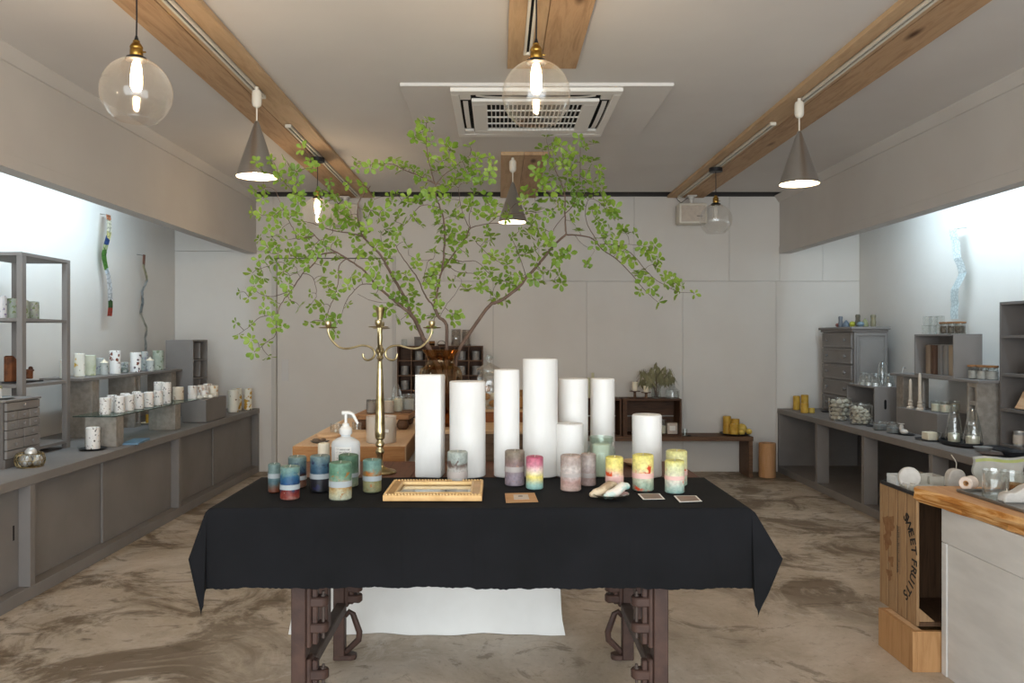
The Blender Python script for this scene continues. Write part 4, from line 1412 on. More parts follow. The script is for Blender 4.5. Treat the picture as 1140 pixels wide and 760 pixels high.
def small(label, px, w, top, base, stops, band=None, bandm=None, blot=None, bl=.57, sc=34, group='marbled pillar candles', wob=.34):
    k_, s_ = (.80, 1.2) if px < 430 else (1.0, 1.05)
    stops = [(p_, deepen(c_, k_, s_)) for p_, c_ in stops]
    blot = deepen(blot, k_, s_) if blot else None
    x, Y, z = T(px, base)
    Y += w * Y / F / 2 * .8
    x = (px - CX) / F * Y
    r = w * Y / F / 2
    h = H - (top - CY) / F * Y - CT
    sc = sc if px < 600 else 20
    m = wax('marble_' + label[:18], h, stops, wob * (1.4 if px < 430 else 1), 36, blot, sc, bl)
    if Y - r < 2.95 < Y + r:
        Y = 2.95 - r - .004
    bnd = (band[0] * h, band[1] * h, bandm or M['band']) if band else None
    return candle(label, (x, Y, CT), r, h, m, bnd, .004, group=group)


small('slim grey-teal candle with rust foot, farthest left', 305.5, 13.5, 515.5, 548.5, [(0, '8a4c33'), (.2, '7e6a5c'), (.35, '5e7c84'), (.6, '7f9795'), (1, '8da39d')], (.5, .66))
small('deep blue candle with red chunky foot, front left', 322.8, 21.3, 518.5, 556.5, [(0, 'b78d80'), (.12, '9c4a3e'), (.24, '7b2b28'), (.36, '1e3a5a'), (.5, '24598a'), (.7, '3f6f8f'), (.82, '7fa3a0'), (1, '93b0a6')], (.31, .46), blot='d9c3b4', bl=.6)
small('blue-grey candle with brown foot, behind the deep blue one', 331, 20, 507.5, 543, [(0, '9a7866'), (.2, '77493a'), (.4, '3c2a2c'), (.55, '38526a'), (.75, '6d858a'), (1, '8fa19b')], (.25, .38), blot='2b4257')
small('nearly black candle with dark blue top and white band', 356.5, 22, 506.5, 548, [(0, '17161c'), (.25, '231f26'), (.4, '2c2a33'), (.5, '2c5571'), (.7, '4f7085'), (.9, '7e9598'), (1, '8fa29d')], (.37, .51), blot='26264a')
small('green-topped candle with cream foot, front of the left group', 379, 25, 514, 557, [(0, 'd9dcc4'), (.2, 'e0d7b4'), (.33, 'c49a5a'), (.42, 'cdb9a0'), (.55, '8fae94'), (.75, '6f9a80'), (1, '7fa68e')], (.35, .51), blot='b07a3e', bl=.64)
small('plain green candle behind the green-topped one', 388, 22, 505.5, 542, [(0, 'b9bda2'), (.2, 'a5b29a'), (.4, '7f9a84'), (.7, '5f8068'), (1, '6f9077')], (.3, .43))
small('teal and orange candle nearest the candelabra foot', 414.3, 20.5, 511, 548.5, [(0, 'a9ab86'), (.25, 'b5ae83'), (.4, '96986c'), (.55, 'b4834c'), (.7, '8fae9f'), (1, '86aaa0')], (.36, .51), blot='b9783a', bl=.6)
small('grey speckled candle with dark middle, behind gold frame', 509.3, 22.5, 502, 541, [(0, 'aba6a0'), (.2, 'b5b0aa'), (.5, 'b9b4ae'), (.6, '6b5a50'), (.7, '9aa09a'), (1, 'b0b5ae')], (.24, .42), M['greyband'], blot='5c4c44', bl=.6)
small('mauve-grey candle beside the pink and yellow one', 573, 22, 501, 541, [(0, '9d8f96'), (.3, '958790'), (.45, 'a08f8f'), (.6, '8d7470'), (.8, '8a7a6c'), (1, '8f8272')], (.4, .55), M['greyband'], blot='a8826f', bl=.6)
small('pink, yellow and teal striped candle, no band', 595.2, 19.2, 507.5, 545, [(0, '8fb9b4'), (.15, 'a5c9bd'), (.28, 'd9d39a'), (.38, 'efe07a'), (.48, 'eee2b4'), (.6, 'efd3ca'), (.75, 'd58a9a'), (1, 'b9576f')], wob=.16)
small('beige pink candle, front one of the mauve pair', 635.5, 23.2, 506, 547, [(0, 'c9b0a4'), (.25, 'b8948a'), (.42, 'c4b0a8'), (.6, 'd0c6bf'), (.8, 'b3a39b'), (1, 'b9a59a')], (.4, .5), M['greyband'], blot='a07a6c', bl=.6)
small('beige grey candle, rear one of the mauve pair', 655, 16.8, 504.5, 541, [(0, 'b9a29b'), (.3, 'a88e88'), (.45, 'b5a39d'), (.7, 'c2b5ae'), (1, 'a8988e')], (.26, .4), M['greyband'])
small('yellow topped candle with red flecks, behind the glass dish', 684, 19.6, 508, 548, [(0, 'c9cfc4'), (.25, 'd9d3cc'), (.4, 'ead0c6'), (.55, 'efc9a0'), (.7, 'f0dc8a'), (1, 'e9dc7a')], (.28, .46), M['pinkband'], blot='c8502a', bl=.56)
small('yellow candle with a large red blot and pink band', 715.8, 23.5, 505.5, 547, [(0, '8fa693'), (.2, 'a8b8a2'), (.35, 'd6d2b8'), (.5, 'eed8b4'), (.65, 'f0e19a'), (1, 'ecdf7c')], (.36, .5), M['pinkband'], blot='c4431f', bl=.57)
small('pale yellow-green candle in front of its twin, far right', 751, 21.5, 512, 549.5, [(0, '8fb0a8'), (.18, 'b5c9bd'), (.4, 'e2d8c8'), (.55, 'ddd9bc'), (.8, 'e0e0ae'), (1, 'e4dc86')], (.42, .54), M['pinkband'], blot='cf6236', bl=.62)
small('taller pale yellow candle behind its twin, far right', 753.2, 23.2, 501, 541, [(0, 'a3bfb0'), (.2, 'cfd3b8'), (.35, 'd9a58a'), (.55, 'e3dcb0'), (.8, 'e6e2a8'), (1, 'e2dc96')], (.3, .44), M['pinkband'], blot='c8532d', bl=.6)

# glass jar with a pale green candle
jx, jy, jz = (669.3 - CX) / F * 2.995, 2.995, TZ
jr = 31.5 * 2.995 / F / 2
jh = H - (486 - CY) / F * 2.995 - TZ
gj = thing('glass_jar', 'greenish square-shouldered glass jar in front of a white candle', 'jar', (jx, jy, TZ + .0005))
part('glass_wall', MB().lathe([(0, .002), (jr * .92, 0), (jr, .008), (jr, jh * .62), (jr * .9, jh * .74), (jr * .78, jh * .8), (jr * .78, jh * .86), (jr * .86, jh * .88), (jr * .86, jh), (jr * .78, jh), (jr * .74, jh * .84)], 36), M['aqua'], gj)
candle('pale green candle inside the greenish glass jar', (jx, jy, TZ + .004), jr * .62, jh * .8, mat('pale_green_wax_plain', 'e6ead8', 'd9e0cc', .5, ns=20))
# glass dish with shell shaped candles
dx, dy, dz_ = T(679, 553.5)
dt = thing('glass_dish', 'small dark-rimmed glass dish holding two shell-shaped candles', 'dish', (dx, dy, CT))
part('glass_bowl', MB().lathe([(0, 0), (.032, 0), (.05, .006), (.062, .013), (.0605, .0145), (.048, .008), (.03, .003), (0, .003)], 40, wob=lambda a, z: .012 * math.sin(24 * a)), M['smoke'], dt)
for i, (ox, oy, rz, lb, cs) in enumerate(((-.02, .012, .55, 'tan and cream shell candle, the left one on the glass dish', ('d9c6a8', 'a88f74', 'cdbfae')), (.02, -.010, .62, 'turquoise and white shell candle, the right one on the glass dish', ('e6ddd0', '8fc2bb', 'c79f8c')))):
    pts = [(-.046, 0, .012), (-.03, .002, .014), (-.008, -.002, .02), (.012, .0, .03), (.03, .003, .037), (.043, 0, .036)]
    mb = MB().tube(pts, [.009, .016, .0165, .016, .016, .012], 14)
    mb.ball(pts[0], .0095, 10).ball(pts[-1], .0125, 10)
    m_ = mat('shell_candle_wax_%d' % i, cs[0], cs[1], .4, ns=22, stretch=(1, 1, 1), lo=.42, hi=.58, sss=.1)
    o = solo('shell_candle', mb, m_, lb, 'candle', (dx + ox, dy + oy, CT + .0005), rz, smooth=70)
    o.scale = (1, 1, .92)
# kraft card and photo cards
def card(name, label, quad, m, th, cat):
    pts = [T(*q) for q in quad]
    x = sum(p[0] for p in pts) / 4
    y = sum(p[1] for p in pts) / 4
    t = thing(name, label, cat, (x, y, CT))
    loc = [(p[0] - x, p[1] - y) for p in pts]
    part('card', MB().prism(loc, 'z', 0, th), m, t, smooth=0)
    return t, loc


def inset(loc, k, dx_=0, dy_=0, ky=None):
    return [(a * k + dx_, b * (ky or k) + dy_) for a, b in loc]


t, lo_ = card('name_card', 'brown kraft card with pale label on the black cloth', [(562, 549.2), (595, 548.6), (599.2, 558.6), (563.3, 559.6)], M['kraft'], .0012, 'card')
part('pale_label', MB().prism(inset(lo_, .48, .001, .006, .55), 'z', .0013, .0017), M['label'], t, smooth=0)
part('printed_mark', MB().prism(inset(lo_, .14, -.001, .017, .08), 'z', .0018, .002), M['dimink'], t, smooth=0)
mph1 = mat('faded_photo_warm', '8d7262', '6a5a50', .4, ns=30)
mph2 = mat('faded_photo_grey', '7b7068', '8f6a56', .4, ns=26)
for i, (q, m_, lb) in enumerate((([(710, 549.6), (734.4, 549.4), (740.2, 555.6), (716, 556)], mph1, 'white-bordered photo card in front of the red-blotted yellow candle'),
                                 ([(750, 551.8), (775, 551.7), (781.7, 558), (756.6, 559)], mph2, 'white-bordered photo card in front of the far right candles'))):
    t, lo_ = card('photo_card', lb, q, M['paper'], .001, 'card')
    part('photo_print', MB().prism(inset(lo_, .84), 'z', .0011, .0014), m_, t, smooth=0)
# gold frame lying flat
fx0, fx1, fy0, fy1 = -.364, -.052, 2.512, 2.775
gf = thing('picture_frame', 'gold beaded picture frame lying flat on the black cloth', 'picture frame', (fx0, fy0, CT))
fw, fd, bw = fx1 - fx0, fy1 - fy0, .036
fm = MB()
for poly in ([(0, 0), (fw, 0), (fw - bw, bw), (bw, bw)], [(fw, 0), (fw, fd), (fw - bw, fd - bw), (fw - bw, bw)], [(fw, fd), (0, fd), (bw, fd - bw), (fw - bw, fd - bw)], [(0, fd), (0, 0), (bw, bw), (bw, fd - bw)]):
    fm.prism(poly, 'z', 0, .019, .001)
part('frame_moulding', fm, M['gold'], gf, smooth=20)
bd_ = MB()
nb = 30
for i in range(nb):
    x = .005 + (fw - .01) * (i + .5) / nb
    bd_.ball((x, .005, .0195), .0048, 8)
    bd_.ball((x, fd - .005, .0195), .0048, 8)
for i in range(25):
    y = .005 + (fd - .01) * (i + .5) / 25
    bd_.ball((.005, y, .0195), .0044, 8)
    bd_.ball((fw - .005, y, .0195), .0044, 8)
part('beading', bd_, M['goldbright'], gf)
ib = MB()
for a in ((bw - .004, fw - bw + .004, bw - .004, bw + .003), (bw - .004, fw - bw + .004, fd - bw - .003, fd - bw + .004), (bw - .004, bw + .003, bw, fd - bw), (fw - bw - .003, fw - bw + .004, bw, fd - bw)):
    ib.box(*a, .01, .0225, .0015)
part('inner_fillet', ib, M['goldbright'], gf)
part('picture_card', MB().box(bw + .0032, fw - bw - .0032, bw + .0032, fd - bw - .0032, .002, .006), M['paper'], gf)
pm = mat('pale_landscape_print', 'c9c3b6', 'b3bdc6', .5, ns=14, lo=.45, hi=.55)
pr = MB()
for i, (a, b) in enumerate(((.08, .12), (.12, .185), (.185, .225))):
    pr.box(a, b, .085, fd - .075, .0062, .0066 + .0001 * i)
part('printed_picture', pr, pm, gf)
part('glazing', MB().box(bw + .0035, fw - bw - .0035, bw + .0035, fd - bw - .0035, .0082, .0088), thin_glass('frame_glass', 'f6f8f8', .03, .6, 4), gf, smooth=0)

# ------------------------------------------------------------------ sanitizer bottle
bx, by = (385 - CX) / F * 3.02, 3.02
bo = thing('pump_bottle', 'translucent white pump bottle with printed label behind the small candles', 'bottle', (bx, by, TZ + .0003))
bw_, bh_ = .054, .147
prf = [(0, 0), (bw_ * .92, 0), (bw_, .006), (bw_, .118), (bw_ * .93, .13), (bw_ * .6, .142), (.018, .147), (.018, .156), (0, .156)]
part('bottle_body', MB().lathe(prf, 4 * 9, sy=.72), M['frost'], bo)
part('screw_cap', MB().lathe([(0, .156), (.022, .156), (.024, .16), (.024, .176), (.019, .183), (.013, .188), (.013, .196), (.005, .2), (.005, .205), (0, .205)], 24), M['white'], bo)
pp = MB().tube([(0, 0, .2), (0, 0, .232)], .0055, 10).tube([(-.014, 0, .236), (.012, 0, .237), (.026, 0, .232), (.04, 0, .206), (.046, 0, .196)], [.0075, .0075, .0065, .005, .0045], 10)
part('pump_head', pp, M['white'], bo)
lb_ = MB()
lbw = .031


def lab(u, v):
    x = -lbw + 2 * lbw * u - .004
    y = -math.sqrt(max(0, 1 - (x / bw_) ** 2)) * bw_ * .72 - .0006
    return (x, y, .03 + .082 * v)


part('paper_label', lb_.grid(lab, 14, 2), M['paper'], bo)
# label lettering: small printed strokes in rows, too small to read in the photo
ink = MB()
rr_ = random.Random(4)
for row in range(6):
    z = .1 - row * .0105
    x = -.031
    while x < .022:
        w = rr_.choice((.0022, .003, .0038))
        y = -math.sqrt(1 - (x / bw_) ** 2) * bw_ * .72 - .0009
        for _ in range(2):
            if rr_.random() < .5:
                zz = z + rr_.random() * .005
                ink.box(x, x + w, y - .0002, y, zz, zz + .0012)
            else:
                xx = x + rr_.random() * w * .7
                ink.box(xx, xx + .001, y - .0002, y, z, z + .0055)
        x += w + .0011
lp2 = [o for o in bo.children if o.name.startswith('paper_label')][0]
part('label_print', ink, M['ink'], lp2, smooth=0)

# ------------------------------------------------------------------ candelabra
kx, ky = (423 - CX) / F * 3.08, 3.08
ca = thing('candelabra', 'worn brass candelabra with curled arms on the display table', 'candelabra', (kx, ky, TZ + .0003))
part('foot', MB().lathe([(0, 0), (.062, 0), (.064, .004), (.06, .009), (.04, .014), (.02, .022), (.014, .03), (0, .03)], 36), M['candelabra'], ca)
col = [(0, .03), (.014, .03), (.01, .045), (.011, .07), (.0165, .078), (.0165, .086), (.011, .094), (.011, .1), (.017, .107), (.017, .114), (.012, .122), (.012, .128), (.0185, .134), (.0185, .142),
       (.0195, .146), (.0195, .16), (.012, .385), (.009, .43), (.0085, .435), (.013, .44), (.013, .446), (.009, .452), (.016, .466), (.0165, .474), (.01, .486), (.008, .495), (.011, .52), (.008, .545), (.011, .556), (.008, .565), (.011, .575),
       (.008, .584), (.01, .594), (.018, .634), (.0185, .637), (.012, .637), (.011, .62), (0, .62)]
part('column', MB().lathe(col, 28), M['candelabra'], ca)
for i, ang in enumerate((math.pi, 0, -math.pi / 2 + .12, math.pi / 2 + .12)):
    k = 1.0
    R3 = Matrix.Rotation(ang, 4, 'Z')
    arm = [(.066, .457), (.063, .442), (.053, .433), (.04, .433), (.027, .441), (.0205, .456), (.025, .471), (.036, .481), (.052, .487), (.075, .488), (.1, .481), (.124, .4765), (.145, .478), (.163, .486), (.186, .51), (.198, .536), (.2, .556)]
    arm = [(a, b + .002) for a, b in arm]
    ps = [R3 @ Vector((a, 0, b)) for a, b in arm]
    # smooth the polyline
    sm = []
    for j in range(len(ps) - 1):
        p0, p1, p2, p3 = ps[max(j - 1, 0)], ps[j], ps[j + 1], ps[min(j + 2, len(ps) - 1)]
        for q in range(4):
            tt = q / 4
            sm.append(.5 * ((2 * p1) + (p2 - p0) * tt + (2 * p0 - 5 * p1 + 4 * p2 - p3) * tt ** 2 + (3 * p1 - p0 - 3 * p2 + p3) * tt ** 3))
    sm.append(ps[-1])
    q = part('arm', MB().tube(sm, .0042, 10), M['candelabra'], ca)
    ctr = R3 @ Vector((.2, 0, .558))
    part('drip_pan', MB().lathe([(0, -.002), (.014, -.002), (.034, .0), (.036, .002), (.035, .003), (.012, .001), (0, .001)], 28, c=ctr), M['candelabra'], q)
    part('candle_cup', MB().lathe([(0, .0015), (.007, .0015), (.0085, .005), (.0125, .014), (.0125, .024), (.0115, .027), (.0085, .027), (.0085, .012), (0, .01)], 20, c=ctr), M['candelabra'], q)

# pale plate and low basket at the back of the table
plate('pale wooden plate at the back of the display table, behind yellow candles', (.575, 3.255, TZ), .075, M['paleboard'], .02, lip=.5)
candle('plain cream candle between the pump bottle and the slab table', ((360.5 - CX) / F * 3.12, 3.12, TZ), 13 * 3.12 / F / 2, .11, M['creamwax'])

# ================================================================== second table behind
WZ = .72


def drape(u, v):
    """white cloth falling to the floor on all four sides; u around, v from the top edge down"""
    x0, x1, y0, y1 = -.885, .25, 3.47, 4.72
    per = [(x0, y0), (x1, y0), (x1, y1), (x0, y1), (x0, y0)]
    L = [0]
    for a, b in zip(per, per[1:]):
        L.append(L[-1] + math.hypot(b[0] - a[0], b[1] - a[1]))
    s = u * L[-1]
    for i in range(4):
        if s <= L[i + 1] + 1e-9:
            f = (s - L[i]) / (L[i + 1] - L[i])
            p = [per[i][k] + (per[i + 1][k] - per[i][k]) * f for k in (0, 1)]
            break
    cxm, cym = (x0 + x1) / 2, (y0 + y1) / 2
    dx_, dy_ = p[0] - cxm, p[1] - cym
    n = ((dx_ / abs(dx_)) if abs(dx_) > .55 else 0, (dy_ / abs(dy_)) if abs(dy_) > .61 else 0)
    e = v ** 1.5 * (.012 + .012 * math.sin(s * 13) + .006 * math.sin(s * 29)) + (.01 * max(0, (v - .9) / .1) if v > .9 else 0)
    return (p[0] + n[0] * e, p[1] + n[1] * e, WZ * (1 - v) + .002)


wc = MB().grid(drape, 180, 24)
wc.box(-.885, .25, 3.47, 4.72, WZ - .002, WZ + .002)
ct = thing('covered_table', 'low table under a white cloth to the floor, behind the display table', 'table', (0, 0, 0))
part('floor_length_cloth', wc, M['linen'], ct, smooth=50)
# slab
def slab_poly():
    return [(-.90, 3.5), (-.74, 3.485), (-.6, 3.495), (-.405, 3.49), (-.41, 3.8), (-.418, 4.2), (-.415, 4.7), (-.9, 4.72), (-.905, 4.1)]


slb = thing('wooden_slab', 'thick pale wooden slab on the white covered table', 'slab', (0, 0, WZ + .0025))
part('slab_body', MB().prism(slab_poly(), 'z', 0, .0855, .003), M['slabwood'], slb, smooth=0)
part('front_edge', MB().prism([(-.898, 3.4855), (-.74, 3.4705), (-.6, 3.4805), (-.408, 3.4755), (-.408, 3.4865), (-.6, 3.4915), (-.74, 3.4815), (-.898, 3.4965)], 'z', .001, .084), M['slabend'], slb, 'darker sawn front edge', smooth=0)
SZ = WZ + .088 + .0005
rs = thing('riser_board', 'low dark-edged board on bun feet standing on the wooden slab', 'riser', (-.745, 4.1, SZ))
part('board', MB().prism([(0, .02), (.03, 0), (.285, 0), (.29, .05), (.3, .3), (.01, .31)], 'z', .052, .077, .002), wood('riser_wood', '8a6240', 'a67a52', None, 'x', 4, .55, .2, 9), rs)
for x, y in ((.04, .03), (.25, .03), (.04, .27), (.25, .27)):
    part('bun_foot', MB().lathe([(0, 0), (.02, 0), (.03, .012), (.032, .026), (.026, .042), (.018, .052), (0, .052)], 20, c=(x, y, 0)), M['benchwood'], rs)
RZ = SZ + .0775
part('small_block', MB().box(.235, .285, .07, .19, .0776, .088, .001), M['benchwood'], rs)
tumbler('smoked glass candle tumbler on the riser board, left end', (-.665, 4.18, RZ), .026, .072, 'smoke', .055, M['whitewax'], cat='candle glass', name='candle_glass')
tumbler('clear glass candle tumbler on the riser board, middle left', (-.575, 4.19, RZ), .03, .075, 'glass', .06, mat('pinkish_wax', 'dcc7b6', 'd3bba8', .5), cat='candle glass', name='candle_glass')
tumbler('clear glass candle tumbler on the riser board, middle', (-.54, 4.27, RZ), .03, .08, 'glass', .065, M['creamwax'], cat='candle glass', name='candle_glass')
tumbler('wide clear glass candle tumbler on the riser board, right end', (-.49, 4.32, RZ), .036, .09, 'glass', .06, M['stonewax'], cat='candle glass', name='candle_glass')
t = thing('conical_glass_dome', 'conical glass dome standing behind the candle tumblers', 'glass dome', (-.555, 4.36, RZ))
part('glass_wall', MB().lathe([(.034, 0), (.033, .04), (.024, .1), (.012, .135), (.004, .145), (0, .146)], 24), M['ribglass'], t)
tumbler('large translucent candle jar with a small label on the wooden slab', ((424.5 - CX) / F * 3.62, 3.62, SZ), .068, .118, frosted('milky_jar', 'ece4da', .55), .1, M['creamwax'], cat='candle jar', name='candle_jar')
jj = [o for o in C.objects if o.get('label', '').startswith('large translucent candle jar')][0]
part('small_label', MB().box(.02, .042, -.0635, -.062, .05, .064), M['paper'], jj)
for i, (px, Y, r_, hh) in enumerate(((373, 3.98, .023, .045), (383, 3.9, .022, .05), (397, 3.98, .023, .05))):
    tumbler('small clear tumbler on the wooden slab, %s' % ('left of the pump', 'just behind the pump', 'right of the pump')[i], ((px - CX) / F * Y, Y, SZ), r_, hh, 'ribglass', group='small tumblers on the slab')
solo('round_coaster', MB().lathe(cyl_prof(.055, .014, .003), 30), M['paleboard'], 'round pale wooden coaster on the slab behind the bottle', 'coaster', ((366 - CX) / F * 3.82, 3.82, SZ))
for k in range(3):
    solo('wooden_card', MB().box(-.045, .05, -.06, .06, 0, .008, .001), M['paleboard'], 'pale wooden card right of the pump, %s of its stack' % ('bottom', 'middle', 'top')[k], 'card', ((402 - CX) / F * 3.86, 3.83, SZ + .0083 * k), .03 * k, 'stacked wooden cards')
zt_ = thing('zinc_tray', 'small grey zinc tray on the slab front edge', 'tray', ((356 - CX) / F * 3.6, 3.6, SZ))
part('dish', MB().lathe([(0, 0), (.03, 0), (.045, .008), (.043, .009), (.03, .003), (0, .003)], 28, sy=.7), M['zinc'], zt_)
for i, (x, y, r_) in enumerate(((-.015, 0, .3), (.012, .004, 1.1))):
    solo('driftwood_chip', MB().ball((0, 0, .008), .014, 10, (1.5, .7, .6)), M['grayboard'], 'bit of driftwood on the small zinc tray, %s' % ('left', 'right')[i], 'driftwood', ((356 - CX) / F * 3.6 + x, 3.6 + y, SZ + .0032), r_, smooth=50)
# weathered box carrying the vase
wbx = thing('weathered_box', 'weathered brown wooden box on the white covered table, behind the tall candles', 'box', (-.355, 3.5, WZ + .0025))
part('front_board', MB().box(0, .6, 0, .02, 0, .137, .002), M['grayboard'], wbx)
part('rear_board', MB().box(0, .6, .73, .75, 0, .137, .002), M['grayboard'], wbx)
part('side_board', MB().box(0, .02, .0202, .7298, 0, .137, .002).box(.58, .6, .0202, .7298, 0, .137, .002), M['grayboard'], wbx)
part('top_board', MB().box(-.004, .604, -.004, .754, .1372, .152, .002), M['paleboard'], wbx)
BXZ = WZ + .0025 + .1522
pk = thing('wooden_plank', 'thick brown plank lying on the weathered box', 'plank', (-.09, 3.84, BXZ))
part('plank_body', MB().box(0, .34, 0, .3, 0, .052, .003), M['paleboard'], pk)
part('front_edge', MB().box(.001, .339, -.0012, -.0003, .001, .05), wood('plank_edge', '6b3f1f', '8a542c', None, 'x', 5, .6, .2, 9), pk, 'dark sawn edge')
PKZ = BXZ + .0525
# apothecary jar
ap = thing('apothecary_jar', 'large clear apothecary jar with domed lid, beside the amber vase', 'jar', (-.06 + .012, 4.02, PKZ))
part('glass_body', MB().lathe([(0, .002), (.055, 0), (.06, .008), (.06, .15), (.052, .168), (.045, .175), (.047, .18), (.041, .18), (.042, .172)], 32), M['ribglass'], ap)
part('lid', MB().lathe([(.045, .181), (.066, .186), (.066, .192), (.05, .205), (.022, .222), (.01, .23), (.009, .238), (.02, .248), (.021, .258), (.012, .268), (0, .27)], 32), M['ribglass'], ap)
for i in range(5):
    solo('wax_nugget', MB().ball((0, 0, .02), .02, 10, (1.2, .9, .9)), M['creamwax'] if i % 2 else mat('amber_wax_%d' % i, 'c08a4a', 'a8733a', .5, ns=20), 'wax nugget inside the apothecary jar', 'wax nugget',
         (-.048 + .022 * math.cos(i * 2.1), 4.02 + .022 * math.sin(i * 2.1), PKZ + .004 + .036 * (i // 2)), i, 'wax nuggets in the jar', smooth=80)
tumbler('small amber glass candle on the plank, right of the apothecary jar', (.10, 4.03, PKZ), .035, .09, 'amber', .05, M['creamwax'], cat='candle glass', name='candle_glass')
# amber vase
VX, VY, VZ = -.268, 3.70, BXZ
va = thing('amber_vase', 'large amber glass vase holding the leafy branches', 'vase', (VX, VY, VZ))
vp = [(0, .004), (.07, 0), (.084, .008), (.092, .05), (.098, .17), (.1, .24), (.092, .262), (.07, .276), (.062, .29), (.06, .306), (.068, .326), (.084, .345), (.087, .35), (.084, .351), (.064, .326), (.056, .304)]
part('glass_body', MB().lathe(vp, 44), M['amber'], va)
wt = MB().lathe([(0, .006), (.08, .008), (.09, .05), (.094, .15), (0, .15)], 36)
part('water', wt, thin_glass('amber_water', 'd8bc98', .03, .3, 4), va)
# ================================================================== back wall furniture
bn = thing('low_bench', 'long low dark wooden bench along the back wall', 'bench', (-1.0, 7.32, 0))
part('seat_plank', MB().box(0, 3.335, 0, .31, .335, .375, .003), M['benchwood'], bn)
for x in (.02, 1.7, 3.295):
    part('leg_panel', MB().box(x, x + .036, .006, .304, 0, .3348, .002), M['benchwood'], bn)
BT = .3755
# jar shelf
js = thing('jar_shelf', 'dark wooden pigeonhole shelf of candle jars against the back wall', 'shelf', (-.945, 7.44, BT))
jw, jd, jh_ = .80, .16, .83
part('frame', MB().box(0, .012, 0, jd, 0, jh_).box(jw - .012, jw, 0, jd, 0, jh_).box(.012, jw - .012, 0, jd, jh_ - .012, jh_).box(.012, jw - .012, 0, jd, 0, .012), M['darkwood'], js)
part('back_panel', MB().box(.012, jw - .012, jd - .008, jd - .0005, .012, jh_ - .012), M['darkwood'], js)
nC, nR = 6, 6
for i in range(1, nR):
    part('shelf_board', MB().box(.0125, jw - .0125, .002, jd - .0085, i * jh_ / nR - .005, i * jh_ / nR + .005), M['benchwood'], js)
for j in range(1, nC):
    dv_ = MB()
    for i in range(nR):
        dv_.box(j * jw / nC - .004, j * jw / nC + .004, .002, jd - .0085, i * jh_ / nR + (.0055 if i else .0125), (i + 1) * jh_ / nR - (.0055 if i < nR - 1 else .0125))
    part('divider', dv_, M['benchwood'], js)
mtin = mat('printed_glass_jar', 'b9b7b4', '8d8c8b', .3, .5, ns=14)
ords = ['top', 'second', 'third', 'fourth']
cols = ['first', 'second', 'third', 'fourth', 'fifth', 'sixth']
for (c_, r_) in ((1, 0), (2, 0), (3, 0), (4, 0), (5, 0), (0, 1), (1, 1), (3, 1), (4, 1), (5, 1), (0, 2), (1, 2), (4, 2), (5, 2)):
    tumbler('silvery candle jar in the dark pigeonhole shelf, %s row, %s column' % (ords[r_], cols[c_]), (-.945 + (c_ + .5) * jw / nC, 7.5, BT + (nR - 1 - r_) * jh_ / nR + .0055), .038, .082, mtin, .06, M['whitewax'], group='candle jars in the pigeonhole shelf', cat='candle jar', name='candle_jar')
jt = BT + jh_ + .0002
gb = thing('grey_box', 'small dark grey box on top of the dark pigeonhole shelf', 'box', (-.785, 7.46, jt))
part('base', MB().box(0, .075, 0, .07, 0, .06, .002), M['greyd'], gb)
part('lid', MB().box(-.002, .077, -.002, .072, .0602, .085, .002), M['greyd'], gb)
tumbler('small clear tumbler at the left end of the pigeonhole shelf top', (-.885, 7.5, jt), .03, .06, 'glass')
tumbler('small brown glass jar on top of the pigeonhole shelf', (-.625, 7.5, jt), .028, .045, 'amber', .02, M['slate'], cat='jar', name='glass_jar')
t = thing('wire_handle_basket', 'small dark bowl with arched wire handle on the pigeonhole shelf', 'basket', (-.535, 7.5, jt))
part('bowl', MB().lathe([(0, 0), (.03, 0), (.04, .015), (.037, .015), (.028, .004), (0, .004)], 20), M['darkwood'], t)
part('handle', MB().tube([(.038 * math.cos(a), 0, .012 + .036 * math.sin(a)) for a in [math.pi * i / 12 for i in range(13)]], .003, 6), M['black'], t)
for i, (x, r_, hh) in enumerate(((-.40, .045, .155), (-.30, .043, .15))):
    tumbler('tall mottled silver glass on the pigeonhole shelf, %s' % ('left one behind the stems', 'right one')[i], (x, 7.5, jt), r_, hh, thin_glass('mottled_silver_%d' % i, 'cfcac5', .22, .8, 1.5, .15, streak=1.0), group='mottled silver glasses')


# wooden crates on the bench
def bench_crate(label, x0, w):
    t = thing('wooden_crate', label, 'crate', (x0, 7.33, BT), 0, 'dark crates on the bench')
    hh, dd = .345, .26
    for z in (0, hh - .016):
        part('long_board', MB().box(0, w, 0, dd, z, z + .016, .0015), M['darkwood'], t)
    for x in (0, w - .018):
        part('end_board', MB().box(x, x + .018, .0, dd, .0163, hh - .0163, .0015), M['darkwood'], t)
    part('back_slat', MB().box(.0185, w - .0185, dd - .014, dd - .002, .02, .16).box(.0185, w - .0185, dd - .014, dd - .002, .172, hh - .02), M['darkwood'], t)
    part('corner_post', MB().box(.0185, .04, .002, .03, .0165, hh - .0165), M['darkwood'], t)
    return t


